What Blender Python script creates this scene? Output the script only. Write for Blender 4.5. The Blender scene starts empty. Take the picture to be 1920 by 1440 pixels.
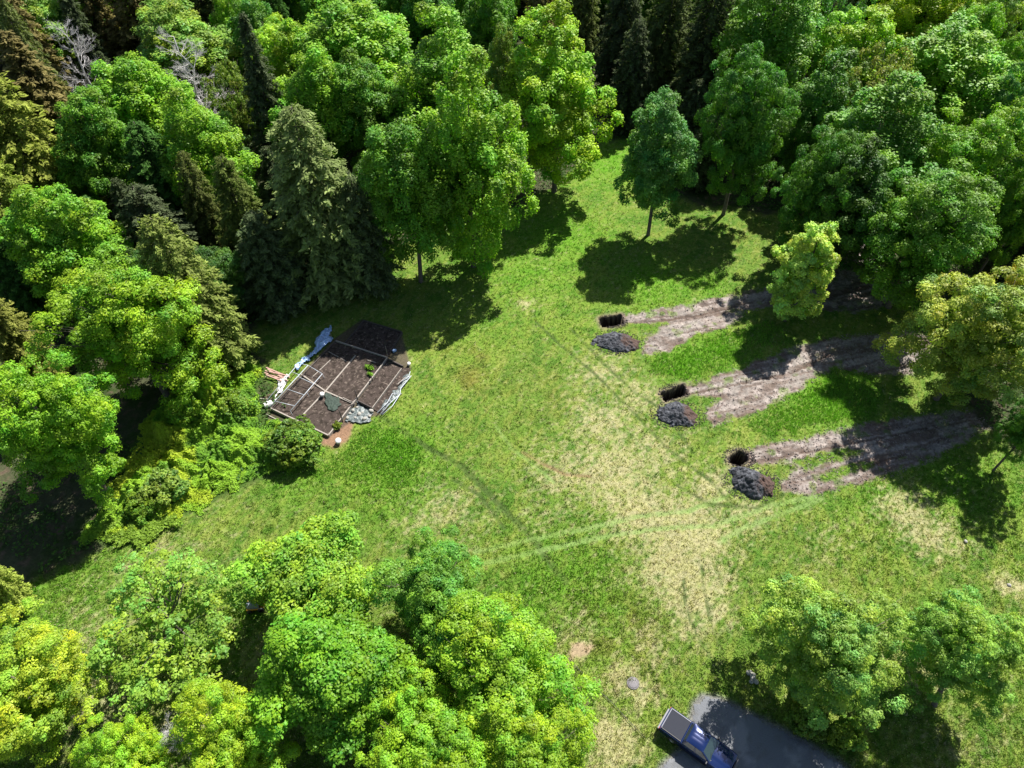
import bpy, math, random
import numpy as np
from mathutils import Vector, Matrix

# ---------------------------------------------------------------- camera, sky, sun, exposure
sc = bpy.context.scene
C = sc.collection
F = 1333.0; PITCH = math.radians(48.5); CAMH = 60.0
cam = bpy.data.objects.new('camera', bpy.data.cameras.new('camera'))
C.objects.link(cam); sc.camera = cam
cam.location = (0, 0, CAMH); cam.rotation_euler = (math.pi/2 - PITCH, 0, 0)
cam.data.sensor_width = 36.0; cam.data.lens = F/1920*36.0
cam.data.clip_start = 0.5; cam.data.clip_end = 3000

SUN_EL = 54.0; SUN_AZ = 35.0      # azimuth clockwise from +Y
SUN_DIR = Vector((math.sin(math.radians(SUN_AZ))*math.cos(math.radians(SUN_EL)), math.cos(math.radians(SUN_AZ))*math.cos(math.radians(SUN_EL)), math.sin(math.radians(SUN_EL))))
w = bpy.data.worlds.new("World"); sc.world = w; w.use_nodes = True
nt = w.node_tree; bg = nt.nodes['Background']
sky = nt.nodes.new('ShaderNodeTexSky'); sky.sky_type = 'NISHITA'; sky.sun_disc = False
sky.sun_elevation = math.radians(SUN_EL); sky.sun_rotation = math.radians(SUN_AZ)
nt.links.new(sky.outputs[0], bg.inputs[0]); bg.inputs[1].default_value = 0.062
sl = bpy.data.lights.new('sun', 'SUN'); sl.energy = 5.0; sl.angle = math.radians(0.5); sl.color = (1.0, 0.975, 0.93)
so = bpy.data.objects.new('sun', sl); C.objects.link(so)
so.rotation_euler = SUN_DIR.to_track_quat('Z', 'Y').to_euler()
sc.view_settings.view_transform = 'Standard'; sc.view_settings.look = 'None'
sc.view_settings.exposure = 1.0; sc.view_settings.gamma = 1.0
sc.render.engine = 'CYCLES'

# ---------------------------------------------------------------- helpers
def ray(px, py):
    u = (px-960)/F; v = (720-py)/F
    return u, math.cos(PITCH)+v*math.sin(PITCH), -math.sin(PITCH)+v*math.cos(PITCH)
def G(px, py, z=0.0):
    """world point where the sight line of a photo pixel meets height z"""
    dx, dy, dz = ray(px, py); t = (z-CAMH)/dz
    return (dx*t, dy*t)
def mpp(px, py, z=0.0):
    dx, dy, dz = ray(px, py); return ((z-CAMH)/dz)/F          # metres per photo pixel there
def P3(px, py, z=0.0):
    a = G(px, py, z); return Vector((a[0], a[1], z))
def Q(x, y, z=0.0): return P3(460+x/5.144, 580+y/5.144, z)      # garden close-up

def tag(o, label=None, cat=None, group=None, kind=None):
    if label: o['label'] = label
    if cat: o['category'] = cat
    if group: o['group'] = group
    if kind: o['kind'] = kind
    return o
def empty(name, loc=(0, 0, 0), rz=0):
    o = bpy.data.objects.new(name, None); C.objects.link(o); o.location = loc; o.rotation_euler = (0, 0, rz)
    o.empty_display_size = .5
    return o
def link(name, me, parent=None, mat=None):
    o = bpy.data.objects.new(name, me); C.objects.link(o)
    if mat is not None: me.materials.clear(); me.materials.append(mat)
    if parent is not None: o.parent = parent
    return o
def mesh_np(name, V, Fc, col=None, smooth=False):
    """V (n,3), Fc (m,k) with k 3 or 4"""
    V = np.ascontiguousarray(V, dtype=np.float32); Fc = np.ascontiguousarray(Fc, dtype=np.int32)
    k = Fc.shape[1]; me = bpy.data.meshes.new(name)
    me.vertices.add(len(V)); me.vertices.foreach_set('co', V.ravel())
    me.loops.add(Fc.size); me.loops.foreach_set('vertex_index', Fc.ravel())
    me.polygons.add(len(Fc)); me.polygons.foreach_set('loop_start', np.arange(0, Fc.size, k, dtype=np.int32))
    if smooth: me.polygons.foreach_set('use_smooth', np.ones(len(Fc), dtype=bool))
    me.update(calc_edges=True)
    if col is not None:
        a = me.color_attributes.new('Col', 'FLOAT_COLOR', 'POINT')
        c = np.ones((len(V), 4), dtype=np.float32); c[:, :3] = col
        a.data.foreach_set('color', c.ravel())
    return me

class MB:
    """collects simple solids into one mesh"""
    def __init__(s): s.v = []; s.f = []
    def add(s, vs, fs):
        b = len(s.v); s.v += [tuple(v) for v in vs]; s.f += [tuple(b+i for i in f) for f in fs]; return s
    def box(s, c, size, rz=0, m=None):
        hx, hy, hz = size[0]/2, size[1]/2, size[2]/2
        vs = [Vector((x, y, z)) for x in (-hx, hx) for y in (-hy, hy) for z in (-hz, hz)]
        R = m if m is not None else Matrix.Rotation(rz, 3, 'Z')
        vs = [R @ v + Vector(c) for v in vs]
        return s.add(vs, [(0, 1, 3, 2), (4, 6, 7, 5), (0, 4, 5, 1), (2, 3, 7, 6), (0, 2, 6, 4), (1, 5, 7, 3)])
    def beam(s, a, b, wd, ht, up=Vector((0, 0, 1))):
        a = Vector(a); b = Vector(b); d = b-a; L = d.length
        if L < 1e-5: return s
        x = d/L; y = up.cross(x)
        if y.length < 1e-4: y = Vector((0, 1, 0)).cross(x)
        y.normalize(); z = x.cross(y)
        return s.box((a+b)/2, (L, wd, ht), m=Matrix((x, y, z)).transposed())
    def tube(s, pts, rad, n=8, cap=True):
        pts = [Vector(p) for p in pts]; rs = rad if isinstance(rad, (list, tuple)) else [rad]*len(pts)
        base = len(s.v); k = len(pts); ref = Vector((0.31, 0.17, 0.93))
        for i, p in enumerate(pts):
            d = (pts[min(i+1, k-1)]-pts[max(i-1, 0)]).normalized()
            a = d.cross(ref)
            if a.length < .05: a = d.cross(Vector((1, 0, 0)))
            a.normalize(); b = d.cross(a)
            for j in range(n):
                t = 2*math.pi*j/n; s.v.append(tuple(p+(a*math.cos(t)+b*math.sin(t))*rs[i]))
        for i in range(k-1):
            for j in range(n):
                q = base+i*n; j2 = (j+1) % n
                s.f.append((q+j, q+j2, q+n+j2, q+n+j))
        if cap:
            s.f.append(tuple(base+j for j in range(n))[::-1]); s.f.append(tuple(base+(k-1)*n+j for j in range(n)))
        return s
    def lathe(s, prof, n=20, c=(0, 0, 0), axis='Z'):
        base = len(s.v)
        for r, h in prof:
            for j in range(n):
                t = 2*math.pi*j/n; x, y = r*math.cos(t), r*math.sin(t)
                p = (x, y, h) if axis == 'Z' else (x, h, y)
                s.v.append((p[0]+c[0], p[1]+c[1], p[2]+c[2]))
        for i in range(len(prof)-1):
            for j in range(n):
                q = base+i*n; j2 = (j+1) % n; s.f.append((q+j, q+j2, q+n+j2, q+n+j))
        s.f.append(tuple(base+j for j in range(n))); s.f.append(tuple(base+(len(prof)-1)*n+j for j in range(n)))
        return s
    def mesh(s, name, smooth=False):
        me = bpy.data.meshes.new(name); me.from_pydata(s.v, [], s.f); me.validate(); me.update()
        if smooth:
            for p in me.polygons: p.use_smooth = True
        return me
    def build(s, name, mat, parent=None, smooth=False, bevel=0):
        o = link(name, s.mesh(name, smooth), parent, mat)
        if bevel:
            b = o.modifiers.new('bevel', 'BEVEL'); b.width = bevel; b.segments = 2; b.limit_method = 'ANGLE'
        return o

# numpy value noise
_rs = np.random.RandomState(7); _T = _rs.rand(256, 256).astype(np.float32)
def vn(x, y):
    xi = np.floor(x).astype(np.int64); yi = np.floor(y).astype(np.int64); fx = x-xi; fy = y-yi
    fx = fx*fx*(3-2*fx); fy = fy*fy*(3-2*fy)
    a = _T[xi & 255, yi & 255]; b = _T[(xi+1) & 255, yi & 255]; c = _T[xi & 255, (yi+1) & 255]; d = _T[(xi+1) & 255, (yi+1) & 255]
    return (a*(1-fx)+b*fx)*(1-fy)+(c*(1-fx)+d*fx)*fy
def fbm(x, y, s, o=4, off=0.0):
    r = 0; a = 1; t = 0; x = x/s+off; y = y/s+off*1.7
    for i in range(o):
        r = r+a*vn(x, y); t += a; a *= .55; x = x*2.03+11.3; y = y*2.03+5.7
    return r/t
def sstep(e0, e1, x):
    t = np.clip((x-e0)/(e1-e0), 0, 1); return t*t*(3-2*t)
def poly_sd(X, Y, pts):
    """signed distance, positive inside; evaluated only near the polygon"""
    pts = np.array(pts); out = np.full(X.shape, -99., dtype=np.float32)
    m = 6.0
    sel = (X > pts[:, 0].min()-m) & (X < pts[:, 0].max()+m) & (Y > pts[:, 1].min()-m) & (Y < pts[:, 1].max()+m)
    x = X[sel]; y = Y[sel]
    if x.size == 0: return out
    d = np.full(x.shape, 1e9); ins = np.zeros(x.shape, bool); n = len(pts)
    for i in range(n):
        x1, y1 = pts[i]; x2, y2 = pts[(i+1) % n]
        ex, ey = x2-x1, y2-y1; t = np.clip(((x-x1)*ex+(y-y1)*ey)/(ex*ex+ey*ey+1e-9), 0, 1)
        d = np.minimum(d, (x-x1-t*ex)**2+(y-y1-t*ey)**2)
        c = ((y1 > y) != (y2 > y)); c &= x < (x2-x1)*(y-y1)/((y2-y1) if y2 != y1 else 1e-9)+x1
        ins ^= c
    out[sel] = np.sqrt(d)*np.where(ins, 1, -1); return out
def line_d(X, Y, pts):
    out = np.full(X.shape, 99., dtype=np.float32); pts = np.array(pts)
    sel = (X > pts[:, 0].min()-2) & (X < pts[:, 0].max()+2) & (Y > pts[:, 1].min()-2) & (Y < pts[:, 1].max()+2)
    x = X[sel]; y = Y[sel]; d = np.full(x.shape, 1e9)
    for i in range(len(pts)-1):
        x1, y1 = pts[i]; x2, y2 = pts[i+1]; ex, ey = x2-x1, y2-y1
        t = np.clip(((x-x1)*ex+(y-y1)*ey)/(ex*ex+ey*ey+1e-9), 0, 1)
        d = np.minimum(d, (x-x1-t*ex)**2+(y-y1-t*ey)**2)
    out[sel] = np.sqrt(d); return out
def W(pxs, z=0): return [G(a, b, z) for a, b in pxs]

# ---------------------------------------------------------------- materials
def newmat(name):
    m = bpy.data.materials.new(name); m.use_nodes = True; return m, m.node_tree, m.node_tree.nodes['Principled BSDF']
def mat(name, col, rough=.6, metal=0, var=0.0, scale=8, bump=0.0, spec=.5, coat=0):
    m, t, p = newmat(name)
    p.inputs['Roughness'].default_value = rough; p.inputs['Metallic'].default_value = metal
    p.inputs['Specular IOR Level'].default_value = spec; p.inputs['Coat Weight'].default_value = coat
    if var or bump:
        tc = t.nodes.new('ShaderNodeTexCoord'); n = t.nodes.new('ShaderNodeTexNoise')
        n.inputs['Scale'].default_value = scale; n.inputs['Detail'].default_value = 5; n.inputs['Roughness'].default_value = .65
        t.links.new(tc.outputs['Object'], n.inputs['Vector'])
        r = t.nodes.new('ShaderNodeValToRGB'); e = r.color_ramp.elements
        e[0].position = .3; e[1].position = .7
        e[0].color = tuple(c*(1-var) for c in col)+(1,); e[1].color = tuple(min(1, c*(1+var)) for c in col)+(1,)
        t.links.new(n.outputs['Fac'], r.inputs[0]); t.links.new(r.outputs[0], p.inputs['Base Color'])
        if bump:
            b = t.nodes.new('ShaderNodeBump'); b.inputs['Strength'].default_value = 1; b.inputs['Distance'].default_value = bump
            t.links.new(n.outputs['Fac'], b.inputs['Height']); t.links.new(b.outputs[0], p.inputs['Normal'])
    else: p.inputs['Base Color'].default_value = tuple(col)+(1,)
    return m
def leaf_mat(name, objcol=True, trans=.34, rough=.5, spec=.25):
    m, t, p = newmat(name); L = t.links
    at = t.nodes.new('ShaderNodeAttribute'); at.attribute_name = 'Col'
    colout = at.outputs['Color']
    if objcol:
        oi = t.nodes.new('ShaderNodeObjectInfo'); mx = t.nodes.new('ShaderNodeMix'); mx.data_type = 'RGBA'; mx.blend_type = 'MULTIPLY'
        mx.inputs[0].default_value = 1; L.new(at.outputs['Color'], mx.inputs[6]); L.new(oi.outputs['Color'], mx.inputs[7]); colout = mx.outputs[2]
    p.inputs['Roughness'].default_value = rough; p.inputs['Specular IOR Level'].default_value = spec
    L.new(colout, p.inputs['Base Color'])
    tr = t.nodes.new('ShaderNodeBsdfTranslucent')
    g = t.nodes.new('ShaderNodeMix'); g.data_type = 'RGBA'; g.blend_type = 'MULTIPLY'; g.inputs[0].default_value = 1
    g.inputs[7].default_value = (1.15, 1.45, .5, 1); L.new(colout, g.inputs[6]); L.new(g.outputs[2], tr.inputs['Color'])
    ms = t.nodes.new('ShaderNodeMixShader'); ms.inputs[0].default_value = trans
    L.new(p.outputs[0], ms.inputs[1]); L.new(tr.outputs[0], ms.inputs[2])
    L.new(ms.outputs[0], t.nodes['Material Output'].inputs['Surface']); return m
def ground_mat():
    m, t, p = newmat('ground_cover'); L = t.links
    at = t.nodes.new('ShaderNodeAttribute'); at.attribute_name = 'Col'
    tc = t.nodes.new('ShaderNodeTexCoord')
    n1 = t.nodes.new('ShaderNodeTexNoise'); n1.inputs['Scale'].default_value = 3.5; n1.inputs['Detail'].default_value = 6; n1.inputs['Roughness'].default_value = .75
    L.new(tc.outputs['Object'], n1.inputs['Vector'])
    r = t.nodes.new('ShaderNodeMapRange'); r.inputs[1].default_value = .3; r.inputs[2].default_value = .7; r.inputs[3].default_value = .6; r.inputs[4].default_value = 1.35
    L.new(n1.outputs['Fac'], r.inputs[0])
    mx = t.nodes.new('ShaderNodeMix'); mx.data_type = 'RGBA'; mx.blend_type = 'MULTIPLY'; mx.inputs[0].default_value = 1
    L.new(at.outputs['Color'], mx.inputs[6]); L.new(r.outputs[0], mx.inputs[7]); L.new(mx.outputs[2], p.inputs['Base Color'])
    p.inputs['Roughness'].default_value = .9; p.inputs['Specular IOR Level'].default_value = .1
    b = t.nodes.new('ShaderNodeBump'); b.inputs['Strength'].default_value = .9; b.inputs['Distance'].default_value = .12
    L.new(n1.outputs['Fac'], b.inputs['Height']); L.new(b.outputs[0], p.inputs['Normal']); return m
def col_mat(name, rough=.9, bump=.03, scale=9):
    m, t, p = newmat(name); L = t.links
    at = t.nodes.new('ShaderNodeAttribute'); at.attribute_name = 'Col'; L.new(at.outputs['Color'], p.inputs['Base Color'])
    p.inputs['Roughness'].default_value = rough; p.inputs['Specular IOR Level'].default_value = .2
    tc = t.nodes.new('ShaderNodeTexCoord'); n = t.nodes.new('ShaderNodeTexNoise'); n.inputs['Scale'].default_value = scale; n.inputs['Detail'].default_value = 6
    L.new(tc.outputs['Object'], n.inputs['Vector']); b = t.nodes.new('ShaderNodeBump'); b.inputs['Distance'].default_value = bump
    L.new(n.outputs['Fac'], b.inputs['Height']); L.new(b.outputs[0], p.inputs['Normal']); return m

M_leaf = leaf_mat('foliage', trans=.34, spec=.25); M_needle = leaf_mat('needles', trans=.34, rough=.7, spec=.1)
M_grass = leaf_mat('grass_blades', objcol=False, trans=.3, rough=.6, spec=.2)
M_ground = ground_mat(); M_bark = mat('bark', (.13, .105, .085), .9, var=.4, scale=6, bump=.05)
M_deadwood = mat('dead_wood', (.55, .52, .50), .85, var=.2, scale=5, bump=.01)
M_timber = mat('weathered_timber', (.30, .26, .22), .85, var=.3, scale=7, bump=.01)
M_darktimber = mat('old_dark_timber', (.07, .056, .05), .9, var=.35, scale=7, bump=.01)
M_redboard = mat('reddish_board', (.40, .24, .19), .8, var=.25, scale=9, bump=.006)
M_pvc = mat('white_pipe', (.42, .45, .48), .35)
M_white = mat('white_plastic', (.6, .58, .55), .5, var=.12, scale=6, bump=.02)
M_blue = mat('blue_plastic_film', (.36, .52, .85), .25, var=.35, scale=3, bump=.05, spec=.9)
M_greysheet = mat('grey_plastic_sheet', (.10, .12, .115), .5, var=.4, scale=2.5, bump=.05, spec=.7)
M_stone = mat('pale_stone', (.33, .31, .27), .85, var=.25, scale=5, bump=.03)
M_lid = mat('iron_lid', (.16, .145, .15), .7, var=.25, scale=12, bump=.01)

# ---------------------------------------------------------------- ground
LAWN = W([(-300, 1250), (0, 1140), (60, 1095), (200, 1020), (330, 965), (480, 900), (590, 850), (560, 790), (500, 700), (470, 620), (560, 520), (720, 470), (860, 430), (960, 395), (1060, 340), (1130, 262), (1190, 262), (1200, 330), (1310, 385), (1430, 400), (1600, 400), (1700, 560), (1780, 700), (1850, 800), (1940, 880), (2300, 1000), (2600, 1900), (-800, 1900)])
UNDER = W([(455, 655), (500, 690), (480, 740), (500, 790), (560, 800), (600, 820), (600, 862), (520, 890), (470, 905), (330, 975), (290, 1000), (200, 1024), (160, 1010), (200, 930), (240, 850), (290, 760), (380, 690)])
SOIL = [W([(1166, 591), (1280, 570), (1370, 552), (1440, 540), (1560, 520), (1575, 450), (1600, 425), (1640, 430), (1660, 520), (1720, 560), (1600, 588), (1480, 572), (1400, 582), (1370, 612), (1310, 625), (1250, 660), (1203, 662), (1212, 630), (1244, 607), (1168, 605)]),
        W([(1284, 720), (1340, 705), (1400, 688), (1480, 655), (1560, 635), (1700, 620), (1770, 640), (1710, 700), (1640, 702), (1560, 688), (1480, 742), (1410, 777), (1340, 796), (1322, 772), (1350, 747), (1288, 738)]),
        W([(1402, 843), (1480, 826), (1600, 800), (1700, 783), (1830, 765), (1860, 800), (1760, 855), (1660, 892), (1530, 927), (1462, 915), (1476, 890), (1500, 870), (1404, 868)])]
SOILGAP = [W([(1490, 866), (1540, 848), (1590, 840), (1620, 845), (1560, 866), (1510, 880)]), W([(1530, 893), (1600, 872), (1660, 860), (1610, 880), (1545, 902)]),
           W([(1215, 616), (1245, 609), (1250, 604), (1215, 608)])]
CAPS = [W([(1168, 607), (1240, 600), (1310, 590), (1380, 574)]), W([(1290, 739), (1350, 728), (1420, 712), (1490, 697), (1560, 662)]), W([(1406, 868), (1470, 855), (1560, 838), (1650, 820), (1740, 800)]), W([(1480, 905), (1560, 890), (1640, 868), (1700, 850)])]
BARE = [W([(1072, 1208), (1090, 1203), (1112, 1212), (1105, 1225), (1090, 1232), (1070, 1240), (1064, 1250), (1068, 1225)])]
MULCH = W([(620, 800), (640, 780), (665, 790), (650, 830), (625, 842), (600, 830)])
DRY = [(1150, 885, 5.5, .8), (1290, 1000, 4.5, 1.1), (1275, 1060, 4.5, 1.05), (1215, 965, 4.5, .95), (1230, 850, 4, .6), (1330, 915, 3.0, .7), (1060, 885, 4.0, .6), (985, 570, 1.3, .75), (1190, 745, 3.5, .6),
       (1310, 1120, 3.2, .95), (1300, 1180, 2.0, .6), (1700, 960, 3.2, .75), (1750, 1000, 3, .75), (1890, 1100, 1.5, .8), (1165, 1275, 2.0, .7), (1205, 1295, 1.8, .7), (1150, 1400, 2.6, 1.0), (1090, 1185, 2.5, .4), (840, 960, 4, .5), (300, 1060, 5, .35),
       (190, 1170, 4, .4), (1130, 700, 4, .55), (1140, 800, 5, .6), (1090, 760, 3, .4), (1400, 960, 3, .6), (790, 990, 3, .4), (1400, 880, 3, .45), (1220, 1210, 3, .4), (640, 1280, 5, .6), (230, 1300, 5, .6), (1720, 1240, 3, .6), (330, 1350, 4, .5), (1790, 1400, 4, .25), (500, 1240, 3, .7), (1550, 1030, 5, .2), (1030, 960, 3, .35)]
LUSH = [(1000, 500, 9, .55), (1650, 930, 4, .4), (1100, 1120, 5, .5), (1800, 900, 5, .6), (1050, 440, 8, .8), (1220, 530, 6, .8), (1130, 300, 8, .9), (1280, 680, 3, .9), (1560, 740, 5, .9), (740, 850, 4.5, .9), (1060, 1090, 5, .6), (720, 900, 5, .6), (1320, 530, 3, .8), (1340, 660, 3, .9), (900, 600, 6, .3), (560, 900, 3, .6), (100, 1120, 6, .5), (990, 1150, 4, .5)]
OLIVE = [(885, 710, 2.2, .7), (900, 660, 1.8, .6), (1000, 740, 4, .3), (1160, 1190, 4, .5), (850, 640, 3, .3)]
RUTS = [([(700, 770), (800, 838), (862, 872), (910, 920), (950, 960), (990, 1000), (1030, 1055), (1060, 1090)], .36, 'dark'),
        ([(890, 1036), (1000, 1010), (1120, 987), (1200, 968), (1290, 958), (1360, 930)], .28, 'light'), ([(905, 1057), (1040, 1027), (1150, 1003), (1250, 990), (1330, 985)], .28, 'light'),
        ([(1005, 603), (1060, 655), (1120, 705), (1180, 765), (1250, 840), (1330, 900), (1380, 950)], .2, 'dark'), ([(1070, 615), (1130, 680), (1190, 735), (1245, 770), (1300, 850)], .2, 'dark'),
        ([(1340, 985), (1400, 962), (1450, 945), (1530, 930)], .3, 'light'), ([(1350, 1015), (1400, 985), (1470, 960), (1540, 935)], .3, 'light'), ([(1270, 910), (1330, 945), (1420, 950), (1470, 925)], .22, 'dark'),
        ([(1282, 1085), (1284, 1125), (1294, 1165), (1318, 1212), (1350, 1262)], .12, 'dark'), ([(1316, 1060), (1320, 1100), (1330, 1160), (1355, 1225)], .12, 'dark'),
        ([(980, 848), (1020, 870), (1060, 890), (1105, 893)], .2, 'brown'), ([(930, 800), (960, 840), (1000, 870), (1040, 905)], .2, 'light'),
        ([(850, 900), (900, 930), (945, 990)], .25, 'dark'), ]
RUTSW = [(W(a), b, c) for a, b, c in RUTS]
PITS = [(W([(1126, 596), (1164, 589), (1170, 605), (1130, 613)]), 3.), (W([(1237, 735), (1281, 722), (1288, 738), (1248, 750)]), 3.), (W([(1370, 853), (1385, 843), (1402, 850), (1404, 860), (1388, 873), (1370, 866)]), 3.)]
DRIVE = W([(1318, 1306), (1345, 1309), (1375, 1322), (1415, 1344), (1465, 1368), (1520, 1398), (1575, 1432), (1640, 1480), (1900, 1700), (1250, 1700), (1200, 1520), (1243, 1436), (1262, 1420), (1285, 1400), (1300, 1375), (1296, 1345), (1303, 1320)])
GARDEN = [Q(200, 960), Q(800, 1230), Q(1000, 1100), Q(1330, 1010), Q(1600, 560), Q(1500, 200), Q(1130, 90), Q(860, 280)]
GARDEN = [(p.x, p.y) for p in GARDEN]

def blob(X, Y, L):
    r = np.zeros(X.shape, np.float32)
    for px, py, rad, s in L:
        cx, cy = G(px, py); r = np.maximum(r, s*np.exp(-(((X-cx)**2+(Y-cy)**2)/(rad*rad))))
    return r
def mixc(c, d, m): return c*(1-m[..., None])+np.array(d, dtype=np.float32)*m[..., None]
def ground_eval(X, Y):
    """colour, height, grass density, blade scale at world points"""
    n1 = fbm(X, Y, 7, 4, 1.3); n2 = fbm(X, Y, 1.6, 4, 9.1); n3 = fbm(X, Y, .55, 3, 4.4)
    ang = X*.8+Y*.6; ns = fbm(X*.45+Y*.9, (Y*.45-X*.9)*3.2, 1.6, 3, 2.2)     # streaky lie of the mown grass
    c = np.empty(X.shape+(3,), np.float32); c[...] = (.104, .178, .024)
    c = mixc(c, (.135, .205, .028), sstep(.42, .62, n1))
    c = mixc(c, (.060, .138, .015), sstep(.46, .66, n2)*.8); c = mixc(c, (.19, .22, .040), sstep(.52, .70, ns)*.5)
    lush = np.clip(blob(X, Y, LUSH)*(.55+.9*n2), 0, 1); c = mixc(c, (.092, .225, .012), lush)
    ol = np.clip(blob(X, Y, OLIVE), 0, 1)*sstep(.35, .6, n2); c = mixc(c, (.17, .14, .030), ol)
    lawn = sstep(-.7, .7, poly_sd(X, Y, LAWN)+(n2-.5)*2.5)
    dry = blob(X, Y, DRY)*1.12+.02
    q = fbm(X, Y, .3, 4, 7.7)*.45+n3*.15+fbm(X*.7+Y*.7, (Y-X)*1.9, .8, 4, 5.2)*.4
    dm = sstep(.56, .88, q+dry*.38)*.62; c = mixc(c, (.43, .355, .22), dm); ground_eval.dry = dry*sstep(.40, .62, q)
    fine = sstep(.58, .75, fbm(X, Y, .35, 2, 8.8)+dry*.15)*.35*(1-lush*.6); c = mixc(c, (.27, .27, .08), fine)
    dens = np.ones(X.shape, np.float32)*(1-.45*dm); bl = .5+.7*lush+.25*(n1-.5)+.6*sstep(.58, .75, n3)
    H = (fbm(X, Y, 14, 3, 3.1)-.5)*.5+(n2-.5)*.10+(n3-.5)*.05
    # ruts
    for pts, wd, kd in RUTSW:
        wob = (n3-.5)*.18
        d = line_d(X, Y, pts)+wob; m = sstep(wd*1.4, wd*.5, d)*(.6+.4*sstep(.38, .56, n2))
        if kd == 'dark': c = mixc(c, (.052, .085, .020), m*.85)
        elif kd == 'light': c = mixc(c, (.175, .26, .075), m*.75)
        else: c = mixc(c, (.20, .13, .07), m*.8)
        H -= .06*m; dens *= 1-.7*m
    # bare soil strips, cleated by the digger's tracks
    soil = np.full(X.shape, -99, np.float32)
    for i, s in enumerate(SOIL):
        soil = np.maximum(soil, poly_sd(X, Y, s))
    for s in SOILGAP: soil = np.minimum(soil, -poly_sd(X, Y, s)-.05)
    sm = sstep(-.25, .3, soil+(n3-.5)*1.1+(n2-.5)*.8)
    tuft = sstep(.60, .68, fbm(X, Y, 1.1, 3, 6.6))*sstep(-.1, 1.2, 2.2-soil)
    sc_ = np.empty(c.shape, np.float32); sc_[...] = (.235, .205, .180)
    sc_ = mixc(sc_, (.15, .115, .095), sstep(.45, .65, n2)); sc_ = mixc(sc_, (.33, .28, .25), sstep(.5, .7, fbm(X, Y, .8, 3, 2.9)))
    al = X*.96+Y*.28; ac = Y*.96-X*.28; stk = fbm(al/4., ac/.38, 1., 4, 3.); sc_ = mixc(sc_, (.13, .095, .075), sstep(.50, .66, stk)*.8); sc_ = mixc(sc_, (.35, .30, .265), sstep(.46, .30, stk)*.6)
    crack = np.abs(fbm(X*.9+Y*.5, Y*1.1-X*.2, .75, 3, 12.)-.5); sc_ = mixc(sc_, (.12, .08, .065), sstep(.022, .004, crack)*.8)
    deep = sstep(.45, .0, np.abs(soil-.1)); sc_ = mixc(sc_, (.14, .09, .07), deep*.35)
    sm2 = sm*(1-tuft*.55)
    c = c*(1-sm2[..., None])+sc_*sm2[..., None]
    H = H+sm*((fbm(X, Y, .5, 3, 5.5)-.5)*.42-.05)-sstep(.022, .004, crack)*sm*.05; dens *= (1-sm2)
    for pts in CAPS:
        d = line_d(X, Y, pts)+(n3-.5)*.2; m = sstep(.22, .05, d)*sm; c = mixc(c, (.09, .06, .045), m*.8); H -= .08*m
    for s in BARE:
        m = sstep(-.3, .3, poly_sd(X, Y, s)+(n3-.5)*.8); c = mixc(c, (.34, .24, .16), m*.85); dens *= 1-m*.9
    m = sstep(-.3, .3, poly_sd(X, Y, MULCH)+(n3-.5)*.6); c = mixc(c, (.24, .13, .09), m*.9); dens *= 1-m
    # woodland floor
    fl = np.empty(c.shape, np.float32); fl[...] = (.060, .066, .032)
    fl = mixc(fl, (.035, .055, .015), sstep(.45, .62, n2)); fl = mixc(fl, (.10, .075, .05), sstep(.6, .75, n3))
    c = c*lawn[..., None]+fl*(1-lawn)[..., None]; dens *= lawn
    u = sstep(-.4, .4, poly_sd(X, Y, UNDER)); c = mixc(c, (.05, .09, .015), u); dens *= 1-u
    g = sstep(-.2, .2, poly_sd(X, Y, GARDEN)); c = mixc(c, (.10, .075, .055), g*.9); dens *= 1-g; H = H*(1-g)
    dr = sstep(-.6, .0, poly_sd(X, Y, DRIVE)); H = H*(1-dr)-.03*dr; dens *= 1-sstep(-.3, .1, poly_sd(X, Y, DRIVE)); c = mixc(c, (.17, .165, .15), dr)
    for pts, dp in PITS:
        d = poly_sd(X, Y, pts)+(n2-.5)*.5; near = sstep(-.9, -.05, d); c = mixc(c, (.20, .14, .11), near*.7); dens *= 1-near
        inn = sstep(-.04, .12, d); H = H*(1-inn)-dp*inn; c = mixc(c, (.022, .016, .013), sstep(-.12, .0, d))  # damp soil colour, taken darker to paint in the pit's shade
    return c, H, dens, bl

STEP = .17; X0, X1, Y0, Y1 = -61.2, 61.2, 4.0, 112.8
nx = int(round((X1-X0)/STEP))+1; ny = int(round((Y1-Y0)/STEP))+1
gx, gy = np.meshgrid(np.linspace(X0, X1, nx), np.linspace(Y0, Y1, ny))
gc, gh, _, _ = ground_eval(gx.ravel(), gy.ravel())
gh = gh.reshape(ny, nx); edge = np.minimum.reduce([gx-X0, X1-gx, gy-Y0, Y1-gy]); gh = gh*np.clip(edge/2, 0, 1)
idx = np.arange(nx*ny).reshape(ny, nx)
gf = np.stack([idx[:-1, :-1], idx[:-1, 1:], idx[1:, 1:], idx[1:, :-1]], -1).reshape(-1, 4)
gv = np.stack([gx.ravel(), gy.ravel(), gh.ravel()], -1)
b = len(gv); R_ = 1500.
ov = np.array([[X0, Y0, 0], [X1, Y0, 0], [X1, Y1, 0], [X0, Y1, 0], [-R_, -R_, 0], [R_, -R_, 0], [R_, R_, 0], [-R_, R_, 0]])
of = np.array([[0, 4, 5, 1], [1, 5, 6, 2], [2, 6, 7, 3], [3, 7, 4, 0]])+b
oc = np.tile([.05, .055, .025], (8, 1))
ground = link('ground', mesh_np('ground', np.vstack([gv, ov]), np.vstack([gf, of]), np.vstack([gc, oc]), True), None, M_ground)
tag(ground, kind='structure')
def gz(x, y): 
    _, h, _, _ = ground_eval(np.array([x], dtype=float), np.array([y], dtype=float)); return float(h[0])

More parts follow.
